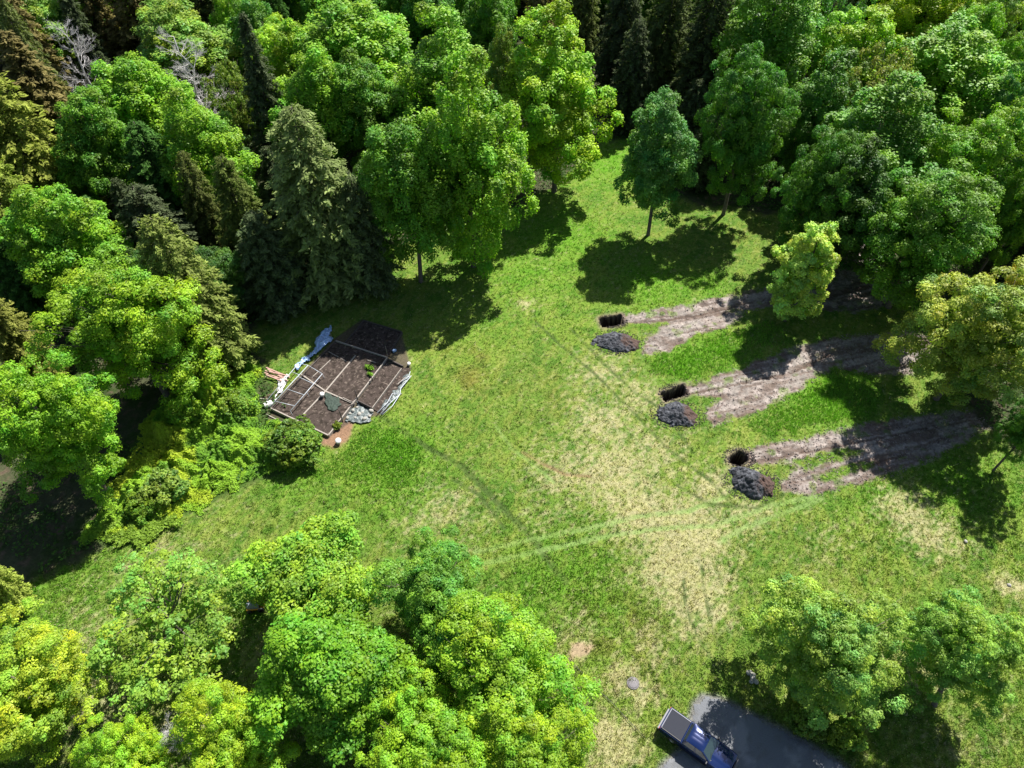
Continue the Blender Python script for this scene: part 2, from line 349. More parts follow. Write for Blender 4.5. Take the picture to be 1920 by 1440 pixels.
# driveway, a thin sheet of pale grey gravel
def sheet(name, pts, z, m, step=.25, colf=None, rag=.5):
    p = np.array(pts); xs = np.arange(p[:, 0].min()-1, p[:, 0].max()+1, step); ys = np.arange(max(-12, p[:, 1].min()-1), p[:, 1].max()+1, step)
    X, Y = np.meshgrid(xs, ys); sd = poly_sd(X, Y, pts)+(fbm(X, Y, .7, 3, 3.3)-.5)*rag
    Z = np.full(X.shape, z)+(fbm(X, Y, .6, 3, 1.1)-.5)*.02-np.clip(.25-sd, 0, .25)*.22
    I = np.arange(X.size).reshape(X.shape); fc = np.stack([I[:-1, :-1], I[:-1, 1:], I[1:, 1:], I[1:, :-1]], -1).reshape(-1, 4)
    k = (sd > -.05); keep = (k[:-1, :-1] & k[:-1, 1:] & k[1:, 1:] & k[1:, :-1]).ravel()
    me = mesh_np(name, np.stack([X.ravel(), Y.ravel(), Z.ravel()], -1), fc[keep], colf(X.ravel(), Y.ravel()), True)
    return link(name, me, None, m)
def drive_col(X, Y):
    c = np.empty(X.shape+(3,), np.float32); c[...] = (.15, .155, .165)  # gravel tone lowered to stand in for the maple's shade
    c = mixc(c, (.23, .23, .235), sstep(.5, .7, fbm(X, Y, 1.2, 4, 2.))); c = mixc(c, (.13, .13, .125), sstep(.58, .72, fbm(X, Y, .5, 3, 7.))*.6)
    return c
tag(sheet('driveway', DRIVE, .03, col_mat('gravel', .9, .05, 14), .2, drive_col), kind='structure')

# grass: tufts of blades over the lawn
def grass():
    rs = np.random.RandomState(3); n = 260000
    d = rs.rand(n); py = 240+1260*d**.8; px = rs.rand(n)*2060-70
    u = (px-960)/F; v = (720-py)/F; dy = math.cos(PITCH)+v*math.sin(PITCH); dz = -math.sin(PITCH)+v*math.cos(PITCH); t = -CAMH/dz
    X = u*t; Y = dy*t
    c, H, dens, bl = ground_eval(X, Y); dr = ground_eval.dry; k = rs.rand(n) < dens*.95; X, Y, H, c, bl, dr = X[k], Y[k], H[k], c[k], bl[k], dr[k]; n = len(X); B = 4
    X = np.repeat(X, B)+rs.normal(0, .07, n*B); Y = np.repeat(Y, B)+rs.normal(0, .07, n*B); H = np.repeat(H, B); bl = np.repeat(bl, B)
    tb = np.repeat(rs.uniform(.75, 1.3, n), B)*rs.uniform(.8, 1.25, n*B)
    dryb = (rs.rand(n*B) < .04+np.repeat(dr, B)*.75)[:, None]
    c = np.repeat(c, B, 0)*tb[:, None]*1.15; c = np.where(dryb, np.array([.50, .42, .26])*tb[:, None], c)
    h = rs.uniform(.10, .26, n*B)*bl; a = rs.uniform(0, 2*math.pi, n*B); wd = rs.uniform(.025, .05, n*B)
    ln = rs.uniform(.2, 1.1, n*B)*h; la = rs.uniform(0, 2*math.pi, n*B)
    b0 = np.stack([X-np.cos(a)*wd, Y-np.sin(a)*wd, H-.02], -1); b1 = np.stack([X+np.cos(a)*wd, Y+np.sin(a)*wd, H-.02], -1)
    tp = np.stack([X+np.cos(la)*ln, Y+np.sin(la)*ln, H+h], -1)
    V = np.stack([b0, b1, tp], 1).reshape(-1, 3); Fc = np.arange(len(V)).reshape(-1, 3)
    o = link('grass', mesh_np('grass', V, Fc, np.repeat(c, 3, 0)), None, M_grass)
    tag(o, 'short mown green and straw coloured grass over the lawn', 'grass', kind='stuff')
grass()

# ---------------------------------------------------------------- leaves
def unit(v): return v/np.maximum(np.linalg.norm(v, axis=-1, keepdims=True), 1e-6)
def quads(cen, nrm, size, asp, rs, tan=None):
    r = rs.normal(size=cen.shape) if tan is None else tan
    t = unit(r-nrm*np.sum(r*nrm, -1, keepdims=True)); bb = np.cross(nrm, t)
    s = size[:, None]; V = np.stack([cen-t*s, cen-bb*s*asp, cen+t*s, cen+bb*s*asp], 1).reshape(-1, 3)
    return V, np.arange(len(V)).reshape(-1, 4)
def sphere_dirs(n, rs): return unit(rs.normal(size=(n, 3)))

def broad_crown(name, seed, R=5., H=18., z0=.2, K=80, M=38, n=12, leaf=.17, tr=.36, up=1.0, lob=(.20, .33), top=1.0, inner=1400, holes=0.0, subs=13, flat=.8, crisp=0):
    rs = np.random.RandomState(seed); Hc = H*(1-z0); zc = H*z0+Hc*.5
    S_ = subs; i = np.arange(S_)+.5; ph = np.arccos(1-2*i/S_); th = math.pi*(1+5**.5)*i+seed*1.7
    sd_ = unit(np.stack([np.cos(th)*np.sin(ph), np.sin(th)*np.sin(ph), np.cos(ph)], -1)+rs.normal(0, .28, (S_, 3)))
    E_ = np.array([R, R, Hc*.5]); scn = sd_*rs.uniform(.42, .78, S_)[:, None]; srd = rs.uniform(.20, .40, S_)
    scn = np.vstack([scn, [[0, 0, .2]]]); srd = np.append(srd, .48)
    cand = rs.randint(0, S_+1, 6000); cd = sphere_dirs(6000, rs); pos = scn[cand]+cd*srd[cand][:, None]
    okc = np.ones(6000, bool)
    for q in range(S_+1): okc &= (np.linalg.norm(pos-scn[q], axis=1) > srd[q]*.9)
    pos = pos[okc]; cd = cd[okc]; sel = [0]
    dmin = np.linalg.norm(pos-pos[0], axis=1)
    while len(sel) < min(K, len(pos)-1):
        k_ = int(np.argmax(dmin*rs.uniform(.25, 1, len(pos)))); sel.append(k_); dmin = np.minimum(dmin, np.linalg.norm(pos-pos[k_], axis=1))
    lc = pos[sel]; d = unit(cd[sel]+lc*.8); K = len(lc); lc = lc*(rs.uniform(.70, 1.15, (K, 1)) if crisp else rs.uniform(.80, 1.13, (K, 1)))
    lc = lc*E_; lc[:, :2] *= top**np.maximum(lc[:, 2:3]/(Hc*.5), 0); lc[:, 2] += zc
    lr = R*rs.uniform(lob[0], lob[1], K)
    if holes: keep = rs.rand(K) > holes; lc, lr, d = lc[keep], lr[keep], d[keep]; K = len(lc)
    # tufts
    td = sphere_dirs(K*M, rs)+np.repeat(unit(d+np.array([0, 0, .7])), M, 0)*.75; td = unit(td)
    tc = np.repeat(lc, M, 0)+td*(np.repeat(lr, M)*rs.uniform(.75, 1.08, K*M))[:, None]*np.array([1, 1, flat])
    tt = np.repeat(rs.uniform(.72, 1.18, K), M)*rs.uniform(.82, 1.18, K*M); th_ = np.repeat(rs.uniform(-1, 1, K), M)+rs.normal(0, .5, K*M)
    trr = tr*rs.uniform(.7, 1.35, K*M)
    ld = unit(sphere_dirs(K*M*n, rs)+np.repeat(td, n, 0)*.6+np.array([0, 0, .35]))
    lp = np.repeat(tc, n, 0)+ld*(np.repeat(trr, n)*rs.uniform(.5, 1.05, K*M*n))[:, None]*np.array([1, 1, up])
    nr = unit(ld*(.9+.4*crisp)+rs.normal(0, .34, ld.shape)+np.array([0, 0, .45]))
    sz = leaf*rs.uniform(.65, 1.3, K*M*n)
    V, Fc = quads(lp, nr, sz, .62, rs)
    tint = np.repeat(tt, n)*rs.uniform(.78, 1.2, K*M*n); hue = np.repeat(th_, n)
    col = np.stack([tint*(1+.20*hue), tint*(1+.03*hue), tint*(1-.18*hue)], -1)
    # inner leaves seen through gaps: tinted darker, added to darken and block light
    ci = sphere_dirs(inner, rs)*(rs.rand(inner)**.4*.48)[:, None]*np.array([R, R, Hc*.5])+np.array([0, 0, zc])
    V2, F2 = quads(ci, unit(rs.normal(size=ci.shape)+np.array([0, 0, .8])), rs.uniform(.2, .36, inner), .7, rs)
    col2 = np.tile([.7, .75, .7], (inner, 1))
    V = np.vstack([V, V2]); Fc = np.vstack([Fc, F2+Fc.size]); col = np.vstack([col, col2])
    me = mesh_np(name, V, Fc, np.repeat(col, 4, 0)); me.materials.append(M_leaf)
    # trunk and limbs
    mb = MB(); rr = random.Random(seed); tr0 = .028*R+.07
    top_ = Vector((rr.uniform(-.5, .5), rr.uniform(-.5, .5), H*.8)); mid = Vector((rr.uniform(-.3, .3), rr.uniform(-.3, .3), H*.4))
    mb.tube([(0, 0, -.3), (0, 0, .25), mid*.5, mid, (mid+top_)/2, top_], [tr0*1.6, tr0*1.15, tr0, tr0*.8, tr0*.5, .04], 9)
    for k in range(14):
        j = rr.randrange(K); e = Vector(lc[j]); zz = min(max(.2*H+.5*(e.z-.2*H), .22*H), .7*H)
        s0 = mid*(zz/(H*.4)) if zz < H*.4 else mid.lerp(top_, (zz-H*.4)/(H*.4)); s0.z = zz
        m_ = s0.lerp(e, .5)+Vector((0, 0, -.05*R)); r0 = tr0*.42*(1-.5*zz/H)
        mb.tube([s0, m_, e], [r0, r0*.6, r0*.2], 6)
        for q in range(2):
            e2 = e+Vector((rr.uniform(-1, 1), rr.uniform(-1, 1), rr.uniform(.1, 1)))*(.25*R); mb.tube([m_, m_.lerp(e2, .5)+Vector((0, 0, .1)), e2], [r0*.45, r0*.3, r0*.1], 5)
    tm = mb.mesh(name+'_trunk', True); tm.materials.append(M_bark)
    return dict(R=R, H=H, crown=me, trunk=tm)

def conifer_crown(name, seed, R=3., H=17., z0=.06, gap=.42, per=11, sprays=30, leaf=.26, droop=.28, power=.8, tipb=.35):
    rs = np.random.RandomState(seed); P = []; N = []; T = []; S = []; TI = []
    z = H*z0; br = []
    while z < H-.3:
        t = (z/H-z0)/(1-z0); L0 = R*(1-t)**power*1.0+.15
        if t < .12: L0 *= .6+3.3*t
        nb = max(5, int(per*(.4+.6*(1-t))))
        for k in range(nb):
            a = 2*math.pi*(k+rs.rand()*.8)/nb+z*2.1; L = L0*rs.uniform(.66, 1.12); ns = max(6, int(sprays*L/R))+4
            s = rs.rand(ns)**.6; s = .12+.88*s
            lat = rs.uniform(-1, 1, ns)*(.34*L*(1.08-s))+rs.normal(0, .06, ns)
            out = np.array([math.cos(a), math.sin(a), 0]); side = np.array([-math.sin(a), math.cos(a), 0])
            p = out*(L*s)[:, None]+side*lat[:, None]; p[:, 2] = z+L*.15*s-droop*L*s*s-.25*np.abs(lat)+rs.normal(0, .07, ns)
            P.append(p); nn = unit(np.array([0, 0, 1.])+out*.45+rs.normal(0, .35, (ns, 3))); N.append(nn)
            T.append(unit(out+side*np.sign(lat)[:, None]*.6+rs.normal(0, .25, (ns, 3))-np.array([0, 0, .3])))
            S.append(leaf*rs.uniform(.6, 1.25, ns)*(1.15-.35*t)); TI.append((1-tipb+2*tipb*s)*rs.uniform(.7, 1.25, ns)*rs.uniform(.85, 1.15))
            br.append((z, a, L))
        z += gap*rs.uniform(.75, 1.25)*(1.1-.5*t)
    P = np.vstack(P); N = np.vstack(N); T = np.vstack(T); S = np.concatenate(S); TI = np.concatenate(TI)
    # every spray is three narrow slips
    P = np.repeat(P, 3, 0)+rs.normal(0, leaf*.35, (len(P)*3, 3)); N = unit(np.repeat(N, 3, 0)+rs.normal(0, .3, P.shape)); T = unit(np.repeat(T, 3, 0)+rs.normal(0, .45, P.shape)); S = np.repeat(S, 3)*rs.uniform(.6, 1.1, len(P)); TI = np.repeat(TI, 3)*rs.uniform(.8, 1.2, len(P))
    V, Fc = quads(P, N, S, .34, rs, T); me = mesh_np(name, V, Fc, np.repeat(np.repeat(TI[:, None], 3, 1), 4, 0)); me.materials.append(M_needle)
    mb = MB(); tr0 = .03*H*.4
    mb.tube([(0, 0, -.3), (0, 0, H*.3), (0, 0, H*.7), (0, 0, H*.99)], [tr0*1.15, tr0*.85, tr0*.45, .025], 8)
    for (z, a, L) in br[::4]: mb.tube([(0, 0, z), (math.cos(a)*L*.8, math.sin(a)*L*.8, z-.08*L)], [.045, .015], 4, False)
    tm = mb.mesh(name+'_trunk', True); tm.materials.append(M_bark)
    return dict(R=R, H=H, crown=me, trunk=tm)

def dead_tree(name, seed, R=3.5, H=14.):
    rr = random.Random(seed); mb = MB(); tw = MB()
    pts = [Vector((0, 0, -.3))]; 
    for k in range(1, 9): pts.append(Vector((rr.uniform(-.15, .15)*k*.5, rr.uniform(-.15, .15)*k*.5, H*k/8.3)))
    mb.tube(pts, [.22*(1-k/8.6)+.02 for k in range(9)], 7)
    def rec(p, d, L, r, dep):
        q = p+d*L*.5+Vector((rr.uniform(-.1, .1), rr.uniform(-.1, .1), rr.uniform(-.05, .1)))*L; e = p+d*L
        tw.tube([p, q, e], [r, r*.75, r*.4], 4, False)
        if dep == 0: return
        for _ in range(5):
            t = rr.uniform(.25, 1); s = p.lerp(q, t*2) if t < .5 else q.lerp(e, t*2-1)
            nd = (d+Vector((rr.uniform(-1, 1), rr.uniform(-1, 1), rr.uniform(-.5, .8)))*.85).normalized(); rec(s, nd, L*rr.uniform(.4, .65), r*.55, dep-1)
    for k in range(34):
        t = rr.uniform(.2, 1); i = min(int(t*8), 7); p = pts[i].lerp(pts[i+1], t*8-i); a = rr.uniform(0, 6.28)
        rec(p, Vector((math.cos(a), math.sin(a), rr.uniform(.1, .8))).normalized(), R*(1.15-.75*t)*rr.uniform(.6, 1), .055*(1.3-t), 3)
    tm = mb.mesh(name+'_trunk', True); tm.materials.append(M_deadwood); cm = tw.mesh(name, False); cm.materials.append(M_deadwood)
    return dict(R=R, H=H, crown=cm, trunk=tm, dead=True)

PR = {
 'near': [broad_crown('maple_crown', 11+k, R=5., H=16., z0=.12, K=150, M=9, n=58, leaf=.085, tr=.46, lob=(.09, .16), flat=.75, crisp=1) for k in range(3)],
 'fine': [broad_crown('fine_crown', 31+k, R=5., H=16., z0=.12, K=130, M=44, n=10, leaf=.125, tr=.42, lob=(.12, .22), up=1.3) for k in range(2)],
 'far': [broad_crown('round_crown', 51+k, R=5., H=19., z0=.10, K=130, M=14, n=32, leaf=.12, tr=.50, lob=(.10, .18), up=1.2, top=.78) for k in range(4)],
 'feather': [broad_crown('feathery_crown', 71+k, R=4.5, H=20., z0=.10, K=115, M=22, n=16, leaf=.125, tr=.36, lob=(.11, .19), up=2.5, top=.62) for k in range(3)],
 'sparse': [broad_crown('loose_crown', 91+k, R=5., H=13., z0=.20, K=105, M=11, n=19, leaf=.11, tr=.38, lob=(.12, .19), inner=90, holes=.2) for k in range(2)],
 'young': [broad_crown('young_crown', 101, R=2.6, H=10., z0=.08, K=75, M=13, n=32, leaf=.085, tr=.30, lob=(.14, .22), inner=300, top=.5)],
 'shrub': [broad_crown('shrub_crown', 111+k, R=2., H=3., z0=.0, K=34, M=26, n=10, leaf=.12, tr=.22, lob=(.24, .36), inner=300) for k in range(2)],
 'conifer': [conifer_crown('spruce_crown', 121+k) for k in range(3)],
 'hemlock': [conifer_crown('hemlock_crown', 131+k, R=4.2, H=18., z0=.04, per=13, sprays=44, leaf=.27, droop=.38, power=.45, gap=.55) for k in range(3)],
 'dead': [dead_tree('bare_branches', 141), dead_tree('bare_branches', 142)],
}
rnd = random.Random(5); seqn = {}
def plant(x, y, R, H, kind, col, label, name, cat='tree', group=None, lean=(0, 0), rz=None):
    L = PR[kind]; i = seqn.get(kind, 0); seqn[kind] = i+1; p = L[i % len(L)]
    sx = R/p['R']; sz = H/p['H']
    e = empty(name, (x, y, max(-.3, gz(x, y)) if abs(x) < 60 and 5 < y < 111 else 0), rnd.uniform(0, 6.28) if rz is None else rz)
    e.scale = (sx*rnd.uniform(.95, 1.05), sx*rnd.uniform(.95, 1.05), sz)
    if lean != (0, 0): e.rotation_euler = (lean[0], lean[1], 0 if rz is None else rz)
    tag(e, label, cat, group)
    t = bpy.data.objects.new('trunk', p['trunk']); C.objects.link(t); t.parent = e
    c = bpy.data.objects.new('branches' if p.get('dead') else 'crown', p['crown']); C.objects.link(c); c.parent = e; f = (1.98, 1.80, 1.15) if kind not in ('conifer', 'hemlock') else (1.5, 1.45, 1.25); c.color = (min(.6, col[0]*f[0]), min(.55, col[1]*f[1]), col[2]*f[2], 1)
    return e
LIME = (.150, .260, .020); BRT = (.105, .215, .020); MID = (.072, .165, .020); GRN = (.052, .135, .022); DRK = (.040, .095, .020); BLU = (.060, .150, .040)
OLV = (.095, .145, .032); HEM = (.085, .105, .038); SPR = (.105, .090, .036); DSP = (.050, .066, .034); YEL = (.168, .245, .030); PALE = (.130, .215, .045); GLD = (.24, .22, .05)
# (centre px, py, width px, height m, kind, colour, name, label)
T = [
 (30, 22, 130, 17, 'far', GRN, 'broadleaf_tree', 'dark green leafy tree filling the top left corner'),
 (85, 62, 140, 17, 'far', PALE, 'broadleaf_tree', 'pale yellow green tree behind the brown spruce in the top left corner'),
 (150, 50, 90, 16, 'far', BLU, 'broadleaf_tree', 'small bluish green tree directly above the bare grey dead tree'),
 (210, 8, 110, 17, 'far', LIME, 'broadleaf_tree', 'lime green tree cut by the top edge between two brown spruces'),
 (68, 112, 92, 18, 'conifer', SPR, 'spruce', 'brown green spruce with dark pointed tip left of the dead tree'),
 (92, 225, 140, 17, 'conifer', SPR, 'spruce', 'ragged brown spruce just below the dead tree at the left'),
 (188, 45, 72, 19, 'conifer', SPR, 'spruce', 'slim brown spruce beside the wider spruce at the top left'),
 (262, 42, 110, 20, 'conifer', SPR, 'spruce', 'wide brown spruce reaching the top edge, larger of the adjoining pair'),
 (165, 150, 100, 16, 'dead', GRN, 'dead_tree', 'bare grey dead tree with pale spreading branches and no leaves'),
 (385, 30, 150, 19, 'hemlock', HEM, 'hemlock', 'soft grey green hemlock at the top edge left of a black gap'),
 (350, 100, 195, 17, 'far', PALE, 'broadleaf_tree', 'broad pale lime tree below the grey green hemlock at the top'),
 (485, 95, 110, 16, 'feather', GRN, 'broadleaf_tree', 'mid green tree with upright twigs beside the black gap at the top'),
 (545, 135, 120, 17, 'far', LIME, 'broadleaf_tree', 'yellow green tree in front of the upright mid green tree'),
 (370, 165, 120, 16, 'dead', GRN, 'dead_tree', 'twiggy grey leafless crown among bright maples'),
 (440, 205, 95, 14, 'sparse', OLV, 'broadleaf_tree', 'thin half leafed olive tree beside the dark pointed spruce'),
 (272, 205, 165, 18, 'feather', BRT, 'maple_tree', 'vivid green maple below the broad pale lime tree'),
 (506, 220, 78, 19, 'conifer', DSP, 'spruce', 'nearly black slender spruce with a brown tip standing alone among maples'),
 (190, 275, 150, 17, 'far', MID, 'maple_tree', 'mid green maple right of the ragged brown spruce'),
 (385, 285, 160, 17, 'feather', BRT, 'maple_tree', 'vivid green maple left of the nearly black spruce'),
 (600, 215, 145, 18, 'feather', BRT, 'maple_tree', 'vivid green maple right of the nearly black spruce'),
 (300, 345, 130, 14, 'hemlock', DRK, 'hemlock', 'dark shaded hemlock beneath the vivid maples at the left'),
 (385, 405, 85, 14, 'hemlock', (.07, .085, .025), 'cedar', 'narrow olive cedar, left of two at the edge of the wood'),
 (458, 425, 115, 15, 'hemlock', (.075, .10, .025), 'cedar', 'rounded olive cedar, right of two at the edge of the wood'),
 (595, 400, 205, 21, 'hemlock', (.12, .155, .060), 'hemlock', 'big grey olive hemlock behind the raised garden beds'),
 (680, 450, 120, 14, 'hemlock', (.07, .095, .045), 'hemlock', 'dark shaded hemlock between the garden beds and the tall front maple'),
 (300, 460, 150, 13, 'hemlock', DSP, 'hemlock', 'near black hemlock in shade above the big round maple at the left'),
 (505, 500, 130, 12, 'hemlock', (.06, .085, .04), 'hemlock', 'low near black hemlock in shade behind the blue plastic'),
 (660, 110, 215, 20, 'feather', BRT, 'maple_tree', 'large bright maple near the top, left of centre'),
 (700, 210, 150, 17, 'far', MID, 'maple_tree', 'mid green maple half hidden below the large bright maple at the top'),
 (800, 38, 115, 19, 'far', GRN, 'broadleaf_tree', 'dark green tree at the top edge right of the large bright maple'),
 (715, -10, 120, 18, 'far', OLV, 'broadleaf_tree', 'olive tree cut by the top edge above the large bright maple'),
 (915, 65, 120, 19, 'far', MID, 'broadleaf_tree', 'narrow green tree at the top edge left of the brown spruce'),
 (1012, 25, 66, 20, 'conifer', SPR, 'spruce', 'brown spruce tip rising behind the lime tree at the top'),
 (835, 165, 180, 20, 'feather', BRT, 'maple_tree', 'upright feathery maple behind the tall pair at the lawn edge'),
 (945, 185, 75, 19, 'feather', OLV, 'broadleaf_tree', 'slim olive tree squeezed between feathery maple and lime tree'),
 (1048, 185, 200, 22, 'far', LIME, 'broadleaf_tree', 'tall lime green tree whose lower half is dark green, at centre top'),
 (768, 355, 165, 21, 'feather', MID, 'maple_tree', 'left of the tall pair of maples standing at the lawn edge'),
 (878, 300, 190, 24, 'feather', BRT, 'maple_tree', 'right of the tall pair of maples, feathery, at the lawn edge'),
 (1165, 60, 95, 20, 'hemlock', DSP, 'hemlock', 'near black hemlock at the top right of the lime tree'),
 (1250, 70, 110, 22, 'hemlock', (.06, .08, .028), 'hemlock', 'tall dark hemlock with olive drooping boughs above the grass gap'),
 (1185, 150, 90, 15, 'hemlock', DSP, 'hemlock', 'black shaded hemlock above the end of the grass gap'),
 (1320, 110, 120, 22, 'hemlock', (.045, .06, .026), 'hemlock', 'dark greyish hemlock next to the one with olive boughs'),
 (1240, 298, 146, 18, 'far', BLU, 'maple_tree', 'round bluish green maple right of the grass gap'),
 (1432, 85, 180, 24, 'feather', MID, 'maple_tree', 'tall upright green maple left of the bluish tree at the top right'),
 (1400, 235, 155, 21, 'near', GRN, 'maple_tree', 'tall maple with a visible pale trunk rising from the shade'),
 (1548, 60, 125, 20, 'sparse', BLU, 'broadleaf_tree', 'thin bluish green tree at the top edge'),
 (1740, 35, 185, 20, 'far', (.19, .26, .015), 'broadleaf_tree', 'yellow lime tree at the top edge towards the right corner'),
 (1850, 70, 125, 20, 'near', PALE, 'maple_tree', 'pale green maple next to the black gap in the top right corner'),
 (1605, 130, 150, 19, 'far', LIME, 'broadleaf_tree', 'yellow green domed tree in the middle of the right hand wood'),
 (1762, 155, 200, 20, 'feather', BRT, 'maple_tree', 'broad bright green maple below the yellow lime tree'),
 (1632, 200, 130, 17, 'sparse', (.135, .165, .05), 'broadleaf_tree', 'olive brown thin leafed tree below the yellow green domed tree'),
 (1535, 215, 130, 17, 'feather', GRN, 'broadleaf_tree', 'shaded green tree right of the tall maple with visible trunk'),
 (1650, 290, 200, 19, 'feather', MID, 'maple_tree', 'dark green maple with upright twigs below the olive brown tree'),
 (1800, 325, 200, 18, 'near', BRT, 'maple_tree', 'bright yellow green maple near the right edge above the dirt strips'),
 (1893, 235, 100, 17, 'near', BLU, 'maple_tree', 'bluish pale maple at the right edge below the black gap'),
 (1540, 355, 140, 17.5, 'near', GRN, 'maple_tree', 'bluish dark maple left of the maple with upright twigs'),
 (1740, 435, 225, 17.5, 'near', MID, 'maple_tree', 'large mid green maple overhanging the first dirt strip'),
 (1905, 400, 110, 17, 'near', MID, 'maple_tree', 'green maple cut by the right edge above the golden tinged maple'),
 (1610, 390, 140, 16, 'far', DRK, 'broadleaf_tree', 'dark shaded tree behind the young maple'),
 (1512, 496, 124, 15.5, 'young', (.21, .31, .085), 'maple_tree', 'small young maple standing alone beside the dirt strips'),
 (1843, 620, 225, 16, 'near', (.165, .225, .055), 'maple_tree', 'wide maple with golden tinged upper leaves at the right edge'),
 (1925, 570, 120, 15, 'near', (.25, .25, .075), 'maple_tree', 'golden tinged crown cut by the right edge'),
 (1935, 800, 90, 11, 'near', GRN, 'maple_tree', 'dark green tree cut by the right edge beyond the last dirt strip'),
 (55, 300, 190, 19, 'hemlock', (.15, .175, .035), 'hemlock', 'large yellow olive hemlock at the left edge'),
 (20, 400, 130, 17, 'hemlock', (.14, .18, .035), 'hemlock', 'smaller yellow olive hemlock at the left edge under the large one'),
 (118, 470, 195, 16, 'far', BRT, 'maple_tree', 'bright maple at left between the yellow olive hemlock and the big round maple'),
 (355, 570, 175, 17.5, 'hemlock', (.12, .15, .04), 'hemlock', 'olive hemlock right behind the big round maple at the left'),
 (240, 610, 260, 17, 'near', (.125, .23, .022), 'maple_tree', 'big round bright maple left of the garden beds'),
 (22, 640, 120, 13, 'hemlock', (.13, .14, .035), 'hemlock', 'olive brown hemlock at the left edge above the lowest maple'),
 (45, 520, 120, 11, 'hemlock', DRK, 'hemlock', 'dark hemlock in shade at the left edge'),
 (105, 800, 235, 16, 'near', (.11, .225, .020), 'maple_tree', 'spreading bright maple nearest the left edge above the mown slope'),
 (-22, 1080, 75, 12, 'hemlock', (.19, .23, .05), 'hemlock', 'yellow olive bough reaching in at the left edge above the lawn'),
 (55, 1290, 250, 12, 'near', YEL, 'maple_tree', 'yellow lime tree in the bottom left corner'),
 (318, 1160, 292, 10, 'sparse', (.125, .22, .040), 'ash_tree', 'loose see through tree with a rusty patch on the lower lawn'),
 (582, 1085, 228, 12, 'fine', (.13, .235, .030), 'maple_tree', 'light green fine leafed tree above the bottom clump'),
 (630, 1268, 265, 13, 'fine', (.085, .20, .020), 'maple_tree', 'mid green fine leafed tree in the middle of the bottom clump'),
 (815, 1120, 225, 13, 'near', (.085, .195, .035), 'maple_tree', 'dark centred round maple at the top of the bottom clump'),
 (930, 1275, 290, 13, 'near', (.125, .235, .022), 'maple_tree', 'bright clumpy maple on the right of the bottom clump'),
 (790, 1385, 240, 12, 'near', (.125, .235, .020), 'maple_tree', 'bright clumpy maple cut by the bottom edge, left of the golden branch'),
 (1000, 1420, 230, 12, 'near', (.14, .24, .022), 'maple_tree', 'bright maple with a golden branch cut by the bottom edge'),
 (420, 1398, 200, 11, 'near', (.16, .26, .022), 'maple_tree', 'small bright yellow green maple at the bottom edge, right of the bare twigs'),
 (250, 1435, 165, 11, 'near', (.15, .26, .022), 'maple_tree', 'small bright yellow green maple at the bottom edge, left of the bare twigs'),
 (1552, 1208, 250, 14.5, 'near', (.130, .225, .055), 'maple_tree', 'broad pale green maple beside the gravel driveway'),
 (1850, 1205, 210, 13, 'near', (.12, .225, .05), 'maple_tree', 'leaning dark green maple in the lower right'),
]
XY = []
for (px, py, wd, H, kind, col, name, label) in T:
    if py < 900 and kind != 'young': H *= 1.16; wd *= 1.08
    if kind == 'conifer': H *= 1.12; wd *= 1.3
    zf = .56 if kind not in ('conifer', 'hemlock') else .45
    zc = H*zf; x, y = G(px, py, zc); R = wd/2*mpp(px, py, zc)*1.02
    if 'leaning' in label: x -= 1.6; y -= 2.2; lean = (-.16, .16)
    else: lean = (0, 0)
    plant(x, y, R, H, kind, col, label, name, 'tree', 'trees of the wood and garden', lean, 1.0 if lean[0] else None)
    XY.append((x, y, R))
# shrubs
S = [
 (552, 832, 100, 3.6, (.075, .135, .022), 'olive green bush in front of the west corner of the raised beds'),
 (440, 765, 62, 2.8, (.085, .16, .022), 'dark bush inside the lime undergrowth left of the plank pile'),
 (385, 690, 70, 4.0, (.14, .24, .025), 'lime bush below the olive hemlock beside the wood'),
 (305, 915, 80, 3.0, (.10, .17, .04), 'greyish green bush at the foot of the undergrowth above the lawn'),
 (340, 770, 60, 3.0, (.12, .22, .025), 'bright bush between the big round maple and the undergrowth'),
 (262, 950, 60, 2.4, (.085, .16, .02), 'dark green bush at the lower left end of the undergrowth'),
 (1515, 1345, 70, 3.2, (.075, .13, .022), 'small dark bush under the broad maple by the driveway'),
 (1590, 1375, 60, 3.0, (.10, .18, .03), 'small bright bush under the broad maple near the driveway'),
 (720, 478, 40, 2.2, (.10, .17, .02), 'small sunlit bush left of the trunks of the tall pair'),
 (632, 798, 16, .7, (.10, .15, .02), 'tiny green plant at the south corner of the raised beds'),
]
for (px, py, wd, H, col, label) in S:
    x, y = G(px, py, H*.5); plant(x, y, wd/2*mpp(px, py, H*.5), H, 'shrub', col, label, 'shrub', 'shrub', 'shrubs beside the lawn')
plant(*G(342, 1388, 5), 1.6, 8.5, 'dead', GRN, 'bare twiggy dead tree between the two small maples at the bottom edge', 'dead_tree', 'tree')
